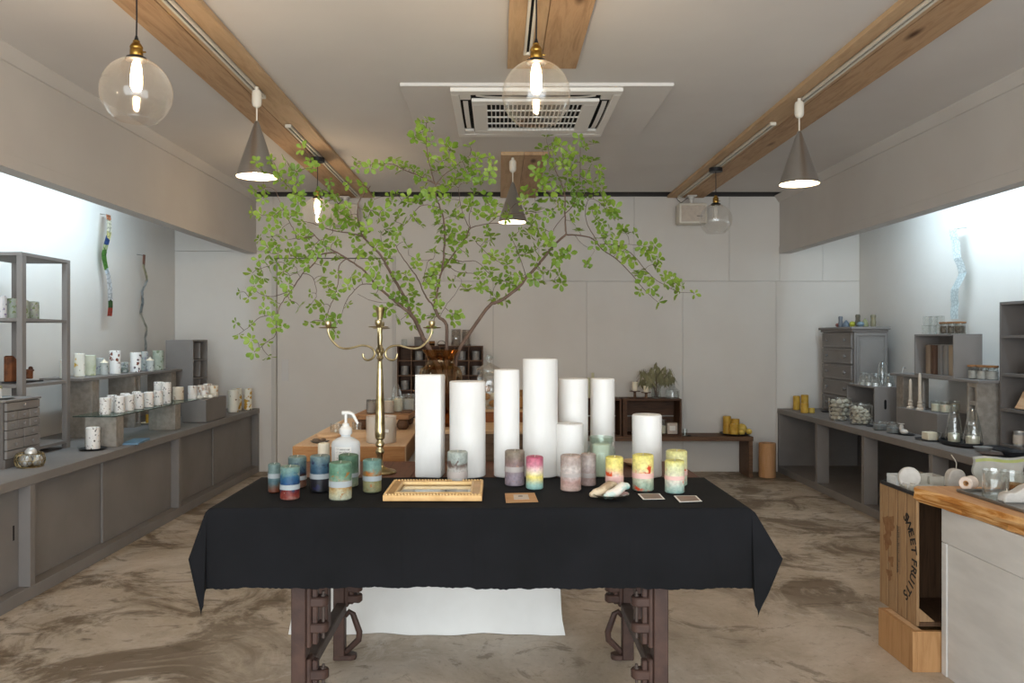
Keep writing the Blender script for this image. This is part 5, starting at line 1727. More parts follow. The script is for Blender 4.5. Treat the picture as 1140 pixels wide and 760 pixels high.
bench_crate('dark wooden crate lying on its side on the bench, right one', 1.14, .54)
bench_crate('dark wooden crate lying on its side on the bench, left one', .58, .55)
CR = BT + .3452
for i, (x, rr) in enumerate(((1.27, .05), (1.34, .045))):
    st = thing('candle_stand', 'small wooden pedestal dish on the right crate, %s' % ('taller left one', 'lower right one')[i], 'stand', (x + i * .03, 7.45 - .03 * i, CR), 0, 'wooden pedestals on the crate')
    hh = (.06, .05)[i]
    part('stem', MB().lathe([(0, 0), (.02, 0), (.02, .004), (.014, .01), (.012, hh - .008), (.02, hh), (0, hh)], 20), M['benchwood'], st)
    part('dish', MB().lathe([(0, hh), (rr, hh), (rr, hh + .006), (0, hh + .006)], 28), M['benchwood'], st)
    candle('short cream candle on the %s wooden pedestal' % ('taller', 'lower')[i], (x + i * .03, 7.45 - .03 * i, CR + hh + .0062), .024, (.085, .06)[i], M['creamwax'], group='candles on wooden pedestals')
gv = tumbler('clear glass vase of dried eucalyptus on the crate, cylinder', (1.47, 7.45, CR), .045, .13, 'glass', cat='vase', name='glass_vase')
gv2 = thing('glass_flask', 'wide clear glass flask at the right end of the crate', 'vase', (1.62, 7.45, CR))
part('glass_wall', MB().lathe([(0, .002), (.06, 0), (.068, .01), (.066, .07), (.03, .1), (.024, .12), (.028, .13), (.024, .13)], 28), M['ribglass'], gv2)
de = thing('dried_eucalyptus', 'bunch of dried drooping grey-green eucalyptus leaves in glass vase', 'dried plant', (1.47, 7.45, CR + .006))
st_m, lf_m = MB(), MB()
for k in range(15):
    a = R.uniform(-1, 1)
    tip = Vector((a * .2 + .02, R.uniform(-.09, .06), .2 + R.random() * .13 - abs(a) * .05))
    mid = Vector((a * .05, R.uniform(-.02, .02), .15))
    ps = [Vector((R.uniform(-.02, .02), R.uniform(-.02, .02), .004)), mid, tip * .75 + mid * .25 + Vector((0, 0, .03)), tip, tip + Vector((a * .06, 0, -.07))]
    st_m.tube(ps, [.002, .0018, .0015, .0012, .0008], 5)
    for j in range(11):
        f = .3 + .7 * j / 10
        q = mid.lerp(tip, f) + Vector((R.uniform(-.02, .02), R.uniform(-.02, .02), R.uniform(-.01, .02)))
        L = R.uniform(.06, .1)
        w = R.uniform(.008, .013)
        dv_ = Vector((R.uniform(-.5, .5), R.uniform(-.3, .3), -1)).normalized()
        sd = dv_.cross(Vector((R.uniform(-.3, .3), 1, 0))).normalized()
        vs = [lf_m.bm.verts.new(p) for p in (q, q + dv_ * L * .35 + sd * w, q + dv_ * L * .7 + sd * w * .7, q + dv_ * L, q + dv_ * L * .7 - sd * w * .7, q + dv_ * L * .35 - sd * w)]
        lf_m.bm.faces.new(vs)
part('stems', st_m, M['bark'], de)
part('foliage', lf_m, M['dryleaf'], de)
for i, (px, hh) in enumerate(((655.5, .17), (660, .215))):
    x = (px - CX) / F * 7.45
    candle('slim pale yellow-green taper candle on the left crate, %s' % ('shorter', 'taller')[i], (x, 7.45, CR), .014, hh + .02, mat('pale_taper_%d' % i, 'cfc9a8', 'c2bb98', .5), group='tapers on the left crate', wick=.01)
tumbler('white candle in clear glass on the left crate', ((643.5 - CX) / F * 7.42, 7.42, CR), .034, .19, 'glass', .12, M['whitewax'], cat='candle glass', name='candle_glass')
# in the crate
for i, (px, hh, w) in enumerate(((738, .1, .032), (748.5, .085, .04))):
    x = (px - CX) / F * 7.42
    if i == 0:
        tumbler('slim glass candle jar inside the right crate', (x, 7.42, BT + .0165), .03, .13, 'glass', .07, M['creamwax'], cat='candle jar', name='candle_jar')
    else:
        t = thing('paper_box', 'pale paper-wrapped box inside the right crate', 'box', (x - .05, 7.40, BT + .0165))
        part('carton', MB().box(0, .095, 0, .08, 0, .1, .003), M['label'], t)
        part('front_label', MB().box(.02, .075, -.0006, .0, .03, .075), M['paper'], t)
plate('shallow pale dish inside the right crate', (1.29, 7.42, BT + .0165), .06, M['paleboard'], .012)
tumbler('tiny clear glass on the bench right of the crate', ((765 - CX) / F * 7.4 - .02, 7.4, BT), .022, .06, 'glass')
plate('dark pebble dish on the bench right of the crate', ((767 - CX) / F * 7.37, 7.37 + .01, BT), .025, M['slate'], .008)
pb = (819 - CX) / F * 7.46
plate('dark round tray of yellow candles on the bench end', (pb, 7.47, BT), .145, M['slate'], .018, cat='tray', name='round_tray')
TZ2 = BT + .0066
for i, (dx_, dy_, r_, hh, lb, m_) in enumerate(((-.07, .03, .037, .165, 'tallest, left', M['honeywax']), (.015, .06, .04, .135, 'medium, rear', M['honeywax']), (-.025, -.045, .042, .1, 'short, front', M['honeywax']))):
    candle('honey yellow pillar candle on the dark tray, ' + lb, (pb + dx_, 7.47 + dy_, TZ2), r_, hh, m_, group='yellow pillars on the dark tray')
for i, (dx_, dy_, r_, lb) in enumerate(((.065, .02, .048, 'largest'), (.035, -.085, .03, 'small, at the front'), (.112, -.05, .028, 'small, at the right rim'))):
    solo('ball_candle', MB().lathe([(0, 0)] + [(r_ * math.cos(a), r_ + r_ * math.sin(a)) for a in [-1.25 + .25 * j for j in range(11)]] + [(0, 2 * r_)], 20), M['yellowwax'], 'pale yellow ball candle on the dark tray, ' + lb, 'candle', (pb + dx_, 7.47 + dy_, TZ2), 0, 'ball candles on the dark tray', smooth=80)
stp = thing('log_stump', 'pale barkless log stump standing by the back wall and right counter', 'stump', (2.475, 7.36, 0))
part('log', MB().lathe(cyl_prof(.076, .315, .004), 36, wob=lambda a, z: .015 * math.sin(3 * a) + .01 * math.sin(5 * a + 1)), M['stump'], stp)

# ================================================================== front right: desk, crate, pine box
px_ = thing('pine_box', 'small pine box on the floor under the fruit crate', 'box', (1.585, 3.06, 0))
pw, pd, ph_ = .36, .275, .156
part('side_board', MB().box(0, .018, 0, pd, 0, ph_, .001), M['pine'], px_)
part('side_board', MB().box(pw - .018, pw, 0, pd, 0, ph_, .001), M['pine'], px_)
part('front_board', MB().box(.0185, pw - .0185, 0, .018, 0, ph_, .001), M['pine'], px_)
part('rear_board', MB().box(.0185, pw - .0185, pd - .018, pd, 0, ph_, .001), M['pine'], px_)
part('top_cleat', MB().box(.002, .045, .0185, pd - .0185, ph_ - .02, ph_ - .001), M['paleboard'], px_)
part('bottom', MB().box(.0185, pw - .0185, .0185, pd - .0185, .004, .016), M['pine'], px_)
fc = thing('fruit_crate', 'old wooden fruit crate stood on end beside the desk', 'crate', (1.628, 3.112, ph_ + .0005))
cw_, cd_, chh = .34, .305, .505
sl_ = MB()
for i in range(4):
    a = cd_ * i / 4
    sl_.box(0, .012, a + .003, a + cd_ / 4 - .003, 0, chh, .0015)
for i in range(4):
    for z in (.02, chh - .02):
        for k in (.3, .7):
            sl_.box(-.0006, .0004, cd_ * (i + k) / 4 - .002, cd_ * (i + k) / 4 + .002, z - .003, z + .003)
part('slatted_side', sl_, M['crate'], fc, 'stencilled slatted side')
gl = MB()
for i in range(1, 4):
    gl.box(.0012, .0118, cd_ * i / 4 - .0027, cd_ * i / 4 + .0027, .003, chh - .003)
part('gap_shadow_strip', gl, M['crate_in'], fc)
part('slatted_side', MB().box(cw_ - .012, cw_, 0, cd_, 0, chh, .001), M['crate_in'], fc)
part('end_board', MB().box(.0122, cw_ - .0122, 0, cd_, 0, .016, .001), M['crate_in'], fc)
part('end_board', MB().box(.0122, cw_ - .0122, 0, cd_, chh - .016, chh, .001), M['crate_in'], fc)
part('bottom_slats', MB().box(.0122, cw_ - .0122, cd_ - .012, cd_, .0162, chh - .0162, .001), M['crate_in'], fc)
part('corner_block', MB().prism([(.0125, .0165), (.075, .0165), (.0125, .07)], 'y', .004, .03, .001), M['crate'], fc)


# stencilled lettering SWEET FRUITS on an arc, read downwards
def letter_mesh(ch, size):
    cu = bpy.data.curves.new('letters', 'FONT')
    cu.body = ch
    cu.size = size
    cu.extrude = .0003
    cu.offset = .0011
    cu.align_x = 'CENTER'
    cu.resolution_u = 3
    o = bpy.data.objects.new('letters', cu)
    C.objects.link(o)
    dg = bpy.context.evaluated_depsgraph_get()
    me = bpy.data.meshes.new_from_object(o.evaluated_get(dg))
    bpy.data.objects.remove(o)
    bpy.data.curves.remove(cu)
    return me


side = [o for o in fc.children if o.name.startswith('slatted_side')][0]
txt = 'SWEET FRUITS'
lm = bmesh.new()
Rc = .20
cy_, cz_ = .235, .255                # arc centre on the face (y, z)
n = len(txt)
for i, ch in enumerate(txt):
    if ch == ' ':
        continue
    ang = math.radians(46 - 92 * (i - (.45 if i > 5 else 0) + (.0 if i > 5 else .15)) / (n - 1.45))       # from top to bottom, bulging to the near edge
    me = letter_mesh(ch, .056)
    # face looks along -X: text right = -z direction here (reading down), text up = towards the near edge (-y)
    up = Vector((0, -math.cos(ang), math.sin(ang)))
    right = Vector((0, -math.sin(ang), -math.cos(ang)))
    nrm = Vector((-1, 0, 0))
    org = Vector((-.0011, cy_ - Rc * math.cos(ang) + 0, cz_ + Rc * math.sin(ang)))
    mx = Matrix.Translation(org) @ Matrix((right, up, nrm)).transposed().to_4x4()
    me.transform(mx)
    lm.from_mesh(me)
    bpy.data.meshes.remove(me)
me = bpy.data.meshes.new('stencil_lettering')
lm.to_mesh(me)
lm.free()
me.materials.append(M['ink'])
part('stencil_lettering', me, None, side)
# the small script line under the arc, worn beyond reading, between two rules
w2 = MB()
w2.box(-.0011, -.0004, .128, .1295, .165, .36).box(-.0011, -.0004, .152, .1535, .165, .36)
z = .355
rr_ = random.Random(9)
while z > .17:
    hgt = rr_.choice((.010, .012, .016))
    w2.box(-.0011, -.0004, .151 - hgt, .151, z - .0034, z)
    if rr_.random() < .6:
        yy = .151 - rr_.random() * hgt
        w2.box(-.0011, -.0004, yy - .0012, yy, z - .006, z)
    z -= .0072
part('script_line', w2, M['dimink'], side, smooth=0)
stn = MB()
for a, b, r1 in ((.225, .335, .042), (.205, .36, .028), (.235, .27, .03), (.20, .2, .02), (.215, .14, .022)):
    stn.lathe([(0, 0), (r1, 0), (r1, .0003), (0, .0003)], 18, mx=Matrix.Translation((-.0004 - .0002 * len(stn.bm.verts) / 40, a, b)) @ Matrix.Rotation(-math.pi / 2, 4, 'Y'), wob=lambda t_, z_: .3 * math.sin(3 * t_ + a * 50) + .15 * math.sin(7 * t_))
part('brown_stain', stn, mat('brown_stain', '7d5636', '8c6744', .85, ns=40), side)
FCZ = ph_ + .0005 + chh
# trays and wares on the crate
mt = thing('metal_tray', 'shallow dark metal tray of plastic moulds on the fruit crate', 'tray', (1.625, 3.122, FCZ))
part('tray_pan', MB().box(0, .22, 0, .27, 0, .004, .001), M['zinc'], mt)
rim = MB()
for a in ((-.004, .006, -.004, .274), (.214, .224, -.004, .274), (.006, .214, -.004, .006), (.006, .214, .264, .274)):
    rim.box(*a, .0, .016, .003)
part('tray_rim', rim, M['slate'], mt)
MZ = FCZ + .0043


def mould(label, x, y, w, d_, h, m='frostdim'):
    t = thing('plastic_mould', label, 'mould', (x, y, MZ), 0, 'plastic moulds on the metal tray')
    part('shell', MB().box(0, w, 0, d_, 0, .002).box(0, .002, 0, d_, .002, h).box(w - .002, w, 0, d_, .002, h).box(.002, w - .002, 0, .002, .002, h).box(.002, w - .002, d_ - .002, d_, .002, h), M[m], t, smooth=0)


mould('clear plastic mould at the far left corner of the metal tray', 1.637, 3.29, .07, .08, .045, 'frost')
mould('low cloudy mould at the near edge of the metal tray', 1.64, 3.135, .09, .05, .03)
mould('cloudy mould behind the round disc, near the middle', 1.715, 3.29, .05, .08, .055)
mould('cloudy mould at the far right corner of the metal tray', 1.77, 3.28, .06, .09, .045)
mould('low cloudy mould at the near right corner of the metal tray', 1.735, 3.135, .1, .07, .02)
mould('cloudy mould between the two left moulds', 1.637, 3.205, .035, .06, .028)
rd = thing('round_disc_mould', 'white round disc mould standing upright on the metal tray', 'mould', (1.672, 3.255, MZ))
part('disc', MB().lathe([(0, -.01), (.04, -.01), (.044, -.006), (.044, .006), (.04, .01), (.034, .008), (0, .008)], 36, mx=Matrix.Translation((0, 0, .0445)) @ Matrix.Rotation(math.pi / 2 - .15, 4, 'X') @ Matrix.Rotation(-.0, 4, 'Y')), M['stonewax'], rd)
dk = thing('dark_wooden_tray', 'dark wooden tray under the white arch candle', 'tray', (1.835, 3.375, FCZ), 0)
# the tray rests on the crate's rear and a bracket shelf fixed to the crate
dk.location = (1.85, 3.135, FCZ)
part('tray_board', MB().box(0, .2, 0, .27, .0, .012, .002), M['darkwood'], dk)
ac2 = thing('arch_candle', 'white arch-shaped candle with long wick on the dark wooden tray', 'candle', (1.868, 3.27, FCZ + .0125))
arc = [(-.038, 0), (.038, 0), (.037, .03), (.033, .052), (.022, .067), (0, .072), (-.022, .067), (-.033, .052), (-.037, .03)]
part('wax_body', MB().prism(arc, 'y', -.018, .018, .004), M['stonewax'], ac2)
part('wick', MB().tube([(.004, 0, .07), (.005, 0, .095), (-.003, 0, .11), (-.016, 0, .128)], .0016, 6), M['wick'], ac2)

# desk
DZ = .705
ds = thing('work_desk', 'whitewashed desk with a live-edge wooden top at the right front', 'desk', (0, 0, 0))
dx0_, dy0_, dy1_ = 1.69, .9, 3.05
dxe = 2.45
part('apron_panel', MB().box(dx0_, dx0_ + .02, dy0_, dy1_, .505, DZ - .0665, .001), M['desk'], ds)
part('side_panel', MB().box(dx0_ + .004, dx0_ + .022, dy0_, dy1_ - .035, 0.0, .5025, .001), M['desk'], ds)
part('corner_stile', MB().box(dx0_, dx0_ + .02, dy1_ - .0325, dy1_, 0, .5025, .001), M['desk'], ds)
part('end_panel', MB().box(dx0_ + .0225, dxe, dy1_ - .02, dy1_, 0, DZ - .0665, .001), M['desk'], ds)
# live edge top: wavy outline along the left side
edge = []
ny = 40
for i in range(ny + 1):
    y = dy0_ - .05 + (3.106 - dy0_ + .05) * i / ny
    x = 1.665 + .016 * math.sin(y * 5.3 + .5) + .008 * math.sin(y * 13) - (.045 * max(0, (y - 2.8) / .33) ** 1.5)
    edge.append((x, y))
tp = MB()
sec = []
bmv = tp.bm.verts
rows_ = []
for x, y in edge:
    j = .006 * math.sin(y * 21) + .004 * math.sin(y * 47)
    rows_.append([bmv.new((dxe + .05, y, DZ)), bmv.new((x + .012, y, DZ)), bmv.new((x, y, DZ - .006)), bmv.new((x - .006 + j, y, DZ - .024)), bmv.new((x + .006 - j, y, DZ - .046)), bmv.new((x + .016 + j, y, DZ - .064)), bmv.new((dxe + .05, y, DZ - .066))])
for a, b in zip(rows_, rows_[1:]):
    for i in range(6):
        tp.bm.faces.new((a[i], a[i + 1], b[i + 1], b[i]))
    tp.bm.faces.new((a[6], a[0], b[0], b[6]))
tp.bm.faces.new(rows_[0])
tp.bm.faces.new(rows_[-1][::-1])
wt_ = part('wooden_top', tp, M['live'], ds, 'live-edge wooden top', smooth=30)
wt_.data.materials.append(M['livetop'])
for p in wt_.data.polygons:
    if p.normal.z > .8:
        p.material_index = 1
# wares on the desk
mtr = thing('metal_tray', 'grey metal tray of glass and candles on the desk', 'tray', (1.725, 2.62, DZ + .0003), .03)
part('tray_pan', MB().box(0, .5, 0, .36, 0, .003, .001), M['zinc'], mtr)
rim = MB()
for a in ((-.006, .004, -.006, .366), (.496, .506, -.006, .366), (.004, .496, -.006, .004), (.004, .496, .356, .366)):
    rim.box(*a, 0, .012, .003)
part('tray_rim', rim, M['zinc'], mtr)
TRZ = DZ + .0036
tumbler('large clear glass cylinder on the desk tray', (1.785, 2.87, TRZ), .042, .098, 'ribglass', cat='glass', name='glass_cylinder')
tumbler('clear glass beaker on the desk tray behind the cylinder', (1.868, 2.90, TRZ), .04, .085, 'glass', cat='glass', name='glass_beaker')
bkr = [o for o in C.objects if o.get('label', '').startswith('clear glass beaker')][0]
part('liquid', MB().lathe(cyl_prof(.036, .04, .002), 24, c=(0, 0, .004)), M['amber'], bkr)
mc = MB()
hill = [(-.09, 0), (.1, 0), (.1, .03), (.05, .05), (.01, .062), (-.015, .056), (-.035, .042), (-.05, .034), (-.066, .037), (-.085, .028)]
mc.prism(hill, 'y', -.022, .022, .004)
hl = thing('mountain_candle', 'white mountain-shaped candle on the desk tray near the frame edge', 'candle', (1.838, 2.785, TRZ))
part('wax_body', mc, M['stonewax'], hl)
for x, z in ((-.066, .037), (.01, .062)):
    part('wick', MB().tube([(x, 0, z - .002), (x - .002, 0, z + .01)], .0016, 6), M['wick'], hl)
rt = thing('tape_roll', 'roll of pale tape lying on the desk beside the tray', 'tape roll', (1.785, 3.035, DZ + .0253), -.95)
rx = Matrix.Rotation(math.pi / 2, 4, 'X')
part('tape', MB().lathe([(.011, -.024), (.023, -.026), (.025, -.024), (.025, .024), (.023, .026), (.011, .024), (.011, -.024)], 30, mx=rx), M['rolltape'], rt)
part('cardboard_core', MB().lathe([(.0105, -.022), (.0105, .022), (.008, .022), (.008, -.022), (.0105, -.022)], 24, mx=rx), M['kraft'], rt)
zb2 = thing('zip_bag', 'clear zip bag with lime green seal standing on the desk', 'bag', (1.93, 3.085, DZ + .0004), 0)


def bag(u, v):
    w = .1 + .012 * v
    x = (u - .5) * 2 * w * .9
    return (x + .006 * math.sin(v * 9), -.004 - .018 * math.cos((u - .5) * 2.6) * (1 - v) + .0022 * math.sin(u * 17 + v * 5), .115 * v + .004 * math.sin(u * 7) * v)


part('film_front', MB().grid(bag, 20, 12), M['frostdim'], zb2)
part('film_back', MB().grid(lambda u, v: (bag(u, v)[0], -bag(u, v)[1] * .9 + .002, bag(u, v)[2]), 20, 12), M['frostdim'], zb2)
part('zip_seal', MB().grid(lambda u, v: (bag(u, .84 + .1 * v)[0], bag(u, .84 + .1 * v)[1] - .0015, bag(u, .84 + .1 * v)[2]), 20, 2), M['lime'], zb2, 'lime green zip seal')
# ================================================================== leafy branches in the amber vase
# each: polyline of (pixel x, pixel y, distance), start and end radius in mm
Lb = [
    ([(500, 455, 3.71), (490, 415, 3.69), (479, 390, 3.68), (471, 376, 3.66), (464, 359, 3.63), (457, 349, 3.60)], 9, 6.5),
    ([(457, 349, 3.60), (449, 343, 3.58), (438, 334, 3.56), (430, 327, 3.54), (419, 318, 3.52), (406, 302, 3.5), (394, 293, 3.48), (375, 281, 3.44), (362, 274, 3.42), (350, 262, 3.4), (342, 255, 3.38)], 5, 1.4),
    ([(457, 349, 3.60), (452, 334, 3.6), (444, 319, 3.6), (438, 309, 3.6), (431, 297, 3.6), (424, 284, 3.58), (415, 275, 3.58), (405, 264, 3.56), (401, 255, 3.56), (398, 239, 3.55), (400, 223, 3.54), (409, 212, 3.52), (412, 207, 3.5)], 5.5, 1.3),
    ([(406, 264, 3.56), (392, 260, 3.52), (370, 256, 3.48), (352, 250, 3.44), (342, 247, 3.42)], 2.6, 1),
    ([(350, 262, 3.4), (332, 266, 3.36), (328, 258, 3.35), (323, 248, 3.33), (314, 229, 3.3), (307, 212, 3.3)], 1.8, .8),
    ([(375, 281, 3.44), (358, 283, 3.4), (347, 296, 3.37), (337, 304, 3.35), (325, 323, 3.32), (315, 335, 3.3), (309, 349, 3.28), (307, 372, 3.27), (298, 380, 3.26), (287, 389, 3.25)], 2.4, .8),
    ([(337, 304, 3.35), (346, 307, 3.36), (351, 316, 3.36), (352, 330, 3.36), (346, 338, 3.35)], 1.2, .6),
    ([(386, 288, 3.47), (377, 296, 3.45), (377, 312, 3.44), (372, 330, 3.42), (366, 345, 3.42), (364, 356, 3.4), (374, 371, 3.4)], 1.8, .7),
    ([(309, 349, 3.28), (290, 353, 3.24), (278, 363, 3.22), (267, 371, 3.2)], 1.2, .6),
    ([(325, 323, 3.32), (305, 330, 3.28), (290, 327, 3.26), (280, 318, 3.24)], 1.2, .6),
    ([(419, 318, 3.52), (404, 316, 3.5), (392, 326, 3.48), (384, 338, 3.47), (380, 352, 3.46), (374, 362, 3.45)], 1.6, .6),
    ([(449, 343, 3.58), (436, 338, 3.56), (415, 335, 3.5), (398, 327, 3.48)], 1.3, .6),
]
Mb = [
    ([(497, 455, 3.73), (497, 415, 3.72), (497, 395, 3.72), (497, 362, 3.7), (488, 352, 3.69), (483, 341, 3.68)], 6.5, 5),
    ([(483, 341, 3.68), (476, 333, 3.68), (471, 324, 3.68), (465, 310, 3.68), (455, 296, 3.68), (446, 283, 3.67), (440, 272, 3.66)], 3, 1.2),
    ([(483, 341, 3.68), (486, 330, 3.7), (488, 319, 3.72), (492, 302, 3.74), (502, 287, 3.76), (518, 265, 3.8), (524, 254, 3.82), (538, 250, 3.85), (556, 248, 3.87)], 4, 1.2),
    ([(492, 302, 3.74), (494, 285, 3.7), (495, 262, 3.67), (494, 244, 3.65), (490, 231, 3.63), (485, 218, 3.62), (484.5, 206, 3.6), (481, 193, 3.58), (476, 172, 3.55), (474.5, 155, 3.53), (474.5, 137, 3.5)], 3.6, 1),
    ([(485, 206, 3.6), (492, 197, 3.62), (501, 190, 3.64), (511, 182, 3.66), (523, 173, 3.68)], 2, .8),
    ([(484, 204, 3.6), (474, 199, 3.55), (460, 193, 3.5), (450, 189, 3.46), (433, 182, 3.42), (412, 183, 3.38), (395, 181, 3.35)], 2.2, .8),
    ([(490, 231, 3.63), (471, 228, 3.6), (460, 238, 3.57), (454, 247, 3.55)], 1.6, .7),
    ([(523, 254, 3.82), (518, 244, 3.78), (513, 228, 3.74), (510, 209, 3.7)], 1.6, .7),
    ([(524, 254, 3.82), (522, 242, 3.8), (526, 226, 3.78), (527, 212, 3.77)], 1.4, .7),
    ([(502, 287, 3.76), (515, 291, 3.8), (530, 291, 3.83), (541, 301, 3.86), (549, 309, 3.87)], 1.6, .7),
    ([(541, 252, 3.85), (552, 242, 3.88), (565, 238, 3.9), (585, 238, 3.95), (606, 235, 4.0)], 1.3, .7),
    ([(497, 294, 3.75), (511, 303, 3.78), (528, 305, 3.8), (535, 313, 3.82)], 1.3, .6),
    ([(530, 269, 3.82), (540, 280, 3.86), (553, 290, 3.88), (562, 296, 3.9)], 1.3, .6),
    ([(488, 355, 3.69), (498, 338, 3.66), (508, 325, 3.65), (514, 312, 3.66), (505, 306, 3.7)], 1.0, .5),
    ([(471, 315, 3.68), (476, 292, 3.66), (482, 288, 3.65), (470, 290, 3.6), (455, 284, 3.58)], 1.0, .5),
]
Rb = [
    ([(504, 455, 3.73), (507, 410, 3.76), (511, 390, 3.77), (529, 362, 3.82), (545, 340, 3.86), (556, 335, 3.88), (575, 322, 3.92), (586, 309, 3.95), (599, 295, 3.98), (603, 290, 3.99), (617, 273, 4.02), (630, 261, 4.05)], 7, 4),
    ([(630, 261, 4.05), (629.5, 250, 4.04), (629, 238, 4.03), (629, 218, 4.0), (624, 202, 3.97), (618, 188, 3.95), (612, 171, 3.92), (608, 155, 3.9)], 3.2, .9),
    ([(629, 238, 4.03), (638, 228, 4.05), (645, 203, 4.05), (646, 174, 4.02), (645, 155, 4.0)], 2, .8),
    ([(630, 261, 4.05), (646, 262, 4.07), (660, 266, 4.09), (671, 278, 4.1), (687, 289, 4.12), (704, 306, 4.14), (715, 320, 4.15), (731, 335, 4.16)], 3.2, .8),
    ([(668, 272, 4.1), (680, 272, 4.08), (694, 276, 4.06), (705, 284, 4.05), (712, 292, 4.05), (726, 308, 4.04), (743, 319, 4.03), (757, 325, 4.02), (773, 326, 4.0)], 2, .6),
    ([(664, 267, 4.1), (656, 254, 4.12), (652, 240, 4.13), (655, 222, 4.12), (668, 226, 4.1), (680, 240, 4.08), (685, 246, 4.06)], 1.6, .6),
    ([(629, 240, 4.03), (618, 252, 3.95), (614, 262, 3.92), (608, 275, 3.9)], 1.4, .7),
    ([(586, 309, 3.95), (580, 290, 3.9), (572, 270, 3.88), (566, 262, 3.87)], 1.4, .7),
    ([(629, 218, 4.0), (612, 214, 3.95), (598, 208, 3.9), (600, 190, 3.88), (605, 170, 3.87)], 1.4, .6),
    ([(640, 262, 4.06), (650, 273, 4.1), (662, 278, 4.12), (654, 290, 4.14)], .9, .4),
    ([(684, 274, 4.07), (700, 272, 4.05), (716, 274, 4.04), (729, 275, 4.02)], 1.0, .5),
]
LC = """286 181 294 194 283 212 294 209 293 221 282 236 292 240 303 179 309 190 319 179 325 189 330 191 313 200 319 206 331 203 328 212 336 218 332 226 330 217 337 166
346 179 348 187 367 201 358 212 355 215 367 215 374 218 361 228 309 237 304 241 315 234 323 242 330 237 337 247 315 253 300 256 303 264 320 267 311 261 298 275 307 274
333 261 345 269 361 266 371 248 360 248 371 270 361 275 353 270 289 266 347 277 377 236 288 289 301 282 281 304 293 308 290 299 279 323 284 318 268 325 277 331 296 329
311 310 317 293 322 283 310 282 330 287 323 307 331 304 321 316 322 326 322 334 307 336 294 344 278 361 263 359 266 372 280 378 297 381 283 392 299 396 303 353 307 364
314 364 342 295 345 283 333 340 347 326 346 340 358 296 358 307 364 317 345 359 364 352 358 357 360 339 374 371 374 356 352 283 374 283 370 326 375 304 365 281
389 204 405 206 413 234 403 233 410 242 422 241 428 234 386 231 378 237 391 239 383 247 394 250 386 244 408 253 428 255 424 261 433 256 438 269 425 270 408 270 394 263
397 277 419 275 433 277 373 222 371 248 375 270 375 285 399 283 411 283 425 294 419 304 432 289 440 304 402 309 391 308 387 318 428 318 419 326 416 312 386 338 375 324
374 358 441 313 454 313 452 306 447 326 458 326 463 326 441 329 455 335 444 335 462 340 433 343 424 347 446 356 460 360 455 348 435 315 444 304 423 288 413 296 404 258
398 245 380 256 367 262 350 272 341 262 326 275 332 282 307 292 300 296 316 302 326 296 340 287"""
MC = """396 180 397 186 412 186 421 184 428 184 437 180 442 184 449 184 448 190 456 187 462 190 469 198 474 194 477 176 473 209 487 192 479 214 416 222 434 219 437 225
441 217 447 223 454 220 460 226 468 223 484 222 444 240 461 242 467 250 450 250 441 247 444 258 449 269 455 277 486 266 482 236 488 250 463 297 464 290 468 353 473 312
477 316 484 297 480 307 487 316 484 282 488 338 484 353 485 329 479 365 470 137 478 136 463 150 467 154 462 154 470 147 478 147 476 162 480 158 478 176 496 162 502 166
523 163 493 179 491 184 500 177 504 188 515 180 510 184 518 188 511 193 505 204 507 199 508 207 524 179 531 176 543 175 549 184 545 190 546 197 530 188 532 198 521 193
518 203 526 196 535 203 486 190 472 195 467 199 491 207 497 207 478 215 493 217 493 222 527 214 527 218 526 225 527 229 522 229 503 222 509 231 510 240 500 241 532 239
482 231 466 223 455 225 489 240 508 242 494 254 489 249 502 260 512 259 523 260 497 273 507 281 483 281 496 284 500 294 483 298 518 281 494 298 509 294 518 302 483 305
485 316 504 314 487 331 489 341 484 353 522 325 520 322 537 319 534 320 529 268 538 270 545 268 535 275 548 264 542 255 549 284 546 289 534 302 546 302 532 308 542 309
549 309 564 292 565 295 562 286 504 349 510 350 505 357 551 242 545 239 551 237 545 228 542 229 553 229 540 218 499 262 505 268 512 270 491 262 500 250"""
RC = """568 306 556 313 562 313 568 317 579 308 575 319 546 332 549 324 562 335 553 333 568 277 576 276 578 284 584 279 589 281 595 309 595 279 578 257 589 259 570 264 590 250
597 256 565 239 568 233 564 243 608 153 604 166 616 159 623 162 614 167 634 170 610 178 597 194 599 187 604 193 606 204 618 186 627 185 635 189 627 178 624 182 638 181
632 197 637 196 645 155 650 164 661 160 652 178 648 177 654 189 660 180 667 189 668 196 654 202 659 204 651 199 667 202 670 212 643 212 635 218 630 207 638 208 616 212
597 212 585 214 604 207 583 224 596 224 615 224 620 223 651 216 660 216 653 221 643 219 642 226 635 229 648 229 627 232 673 224 670 219 676 230 680 237 684 232 686 243
683 240 659 234 662 242 665 245 670 249 597 236 586 235 610 241 595 243 615 235 591 251 599 254 590 260 600 264 610 267 607 256 635 246 639 241 645 258 694 257 697 260
672 264 670 260 678 257 683 267 585 283 599 276 612 267 610 278 620 288 629 282 634 282 624 286 654 292 654 296 597 292 603 301 612 301 594 310 605 311 622 306 624 315
617 311 662 273 671 266 675 273 670 260 681 274 689 274 694 279 696 285 706 290 699 288 715 274 711 275 729 273 724 282 717 280 733 289 731 297 726 294 714 300 715 311
712 306 723 311 724 320 728 326 732 336 713 324 740 308 740 315 748 310 748 320 758 318 752 315 756 326 773 327 694 255 706 260 620 196 626 210 612 219 622 228 640 202
647 207 665 232 688 282"""


def pairs(s):
    v = [float(a) for a in s.split()]
    return list(zip(v[0::2], v[1::2]))


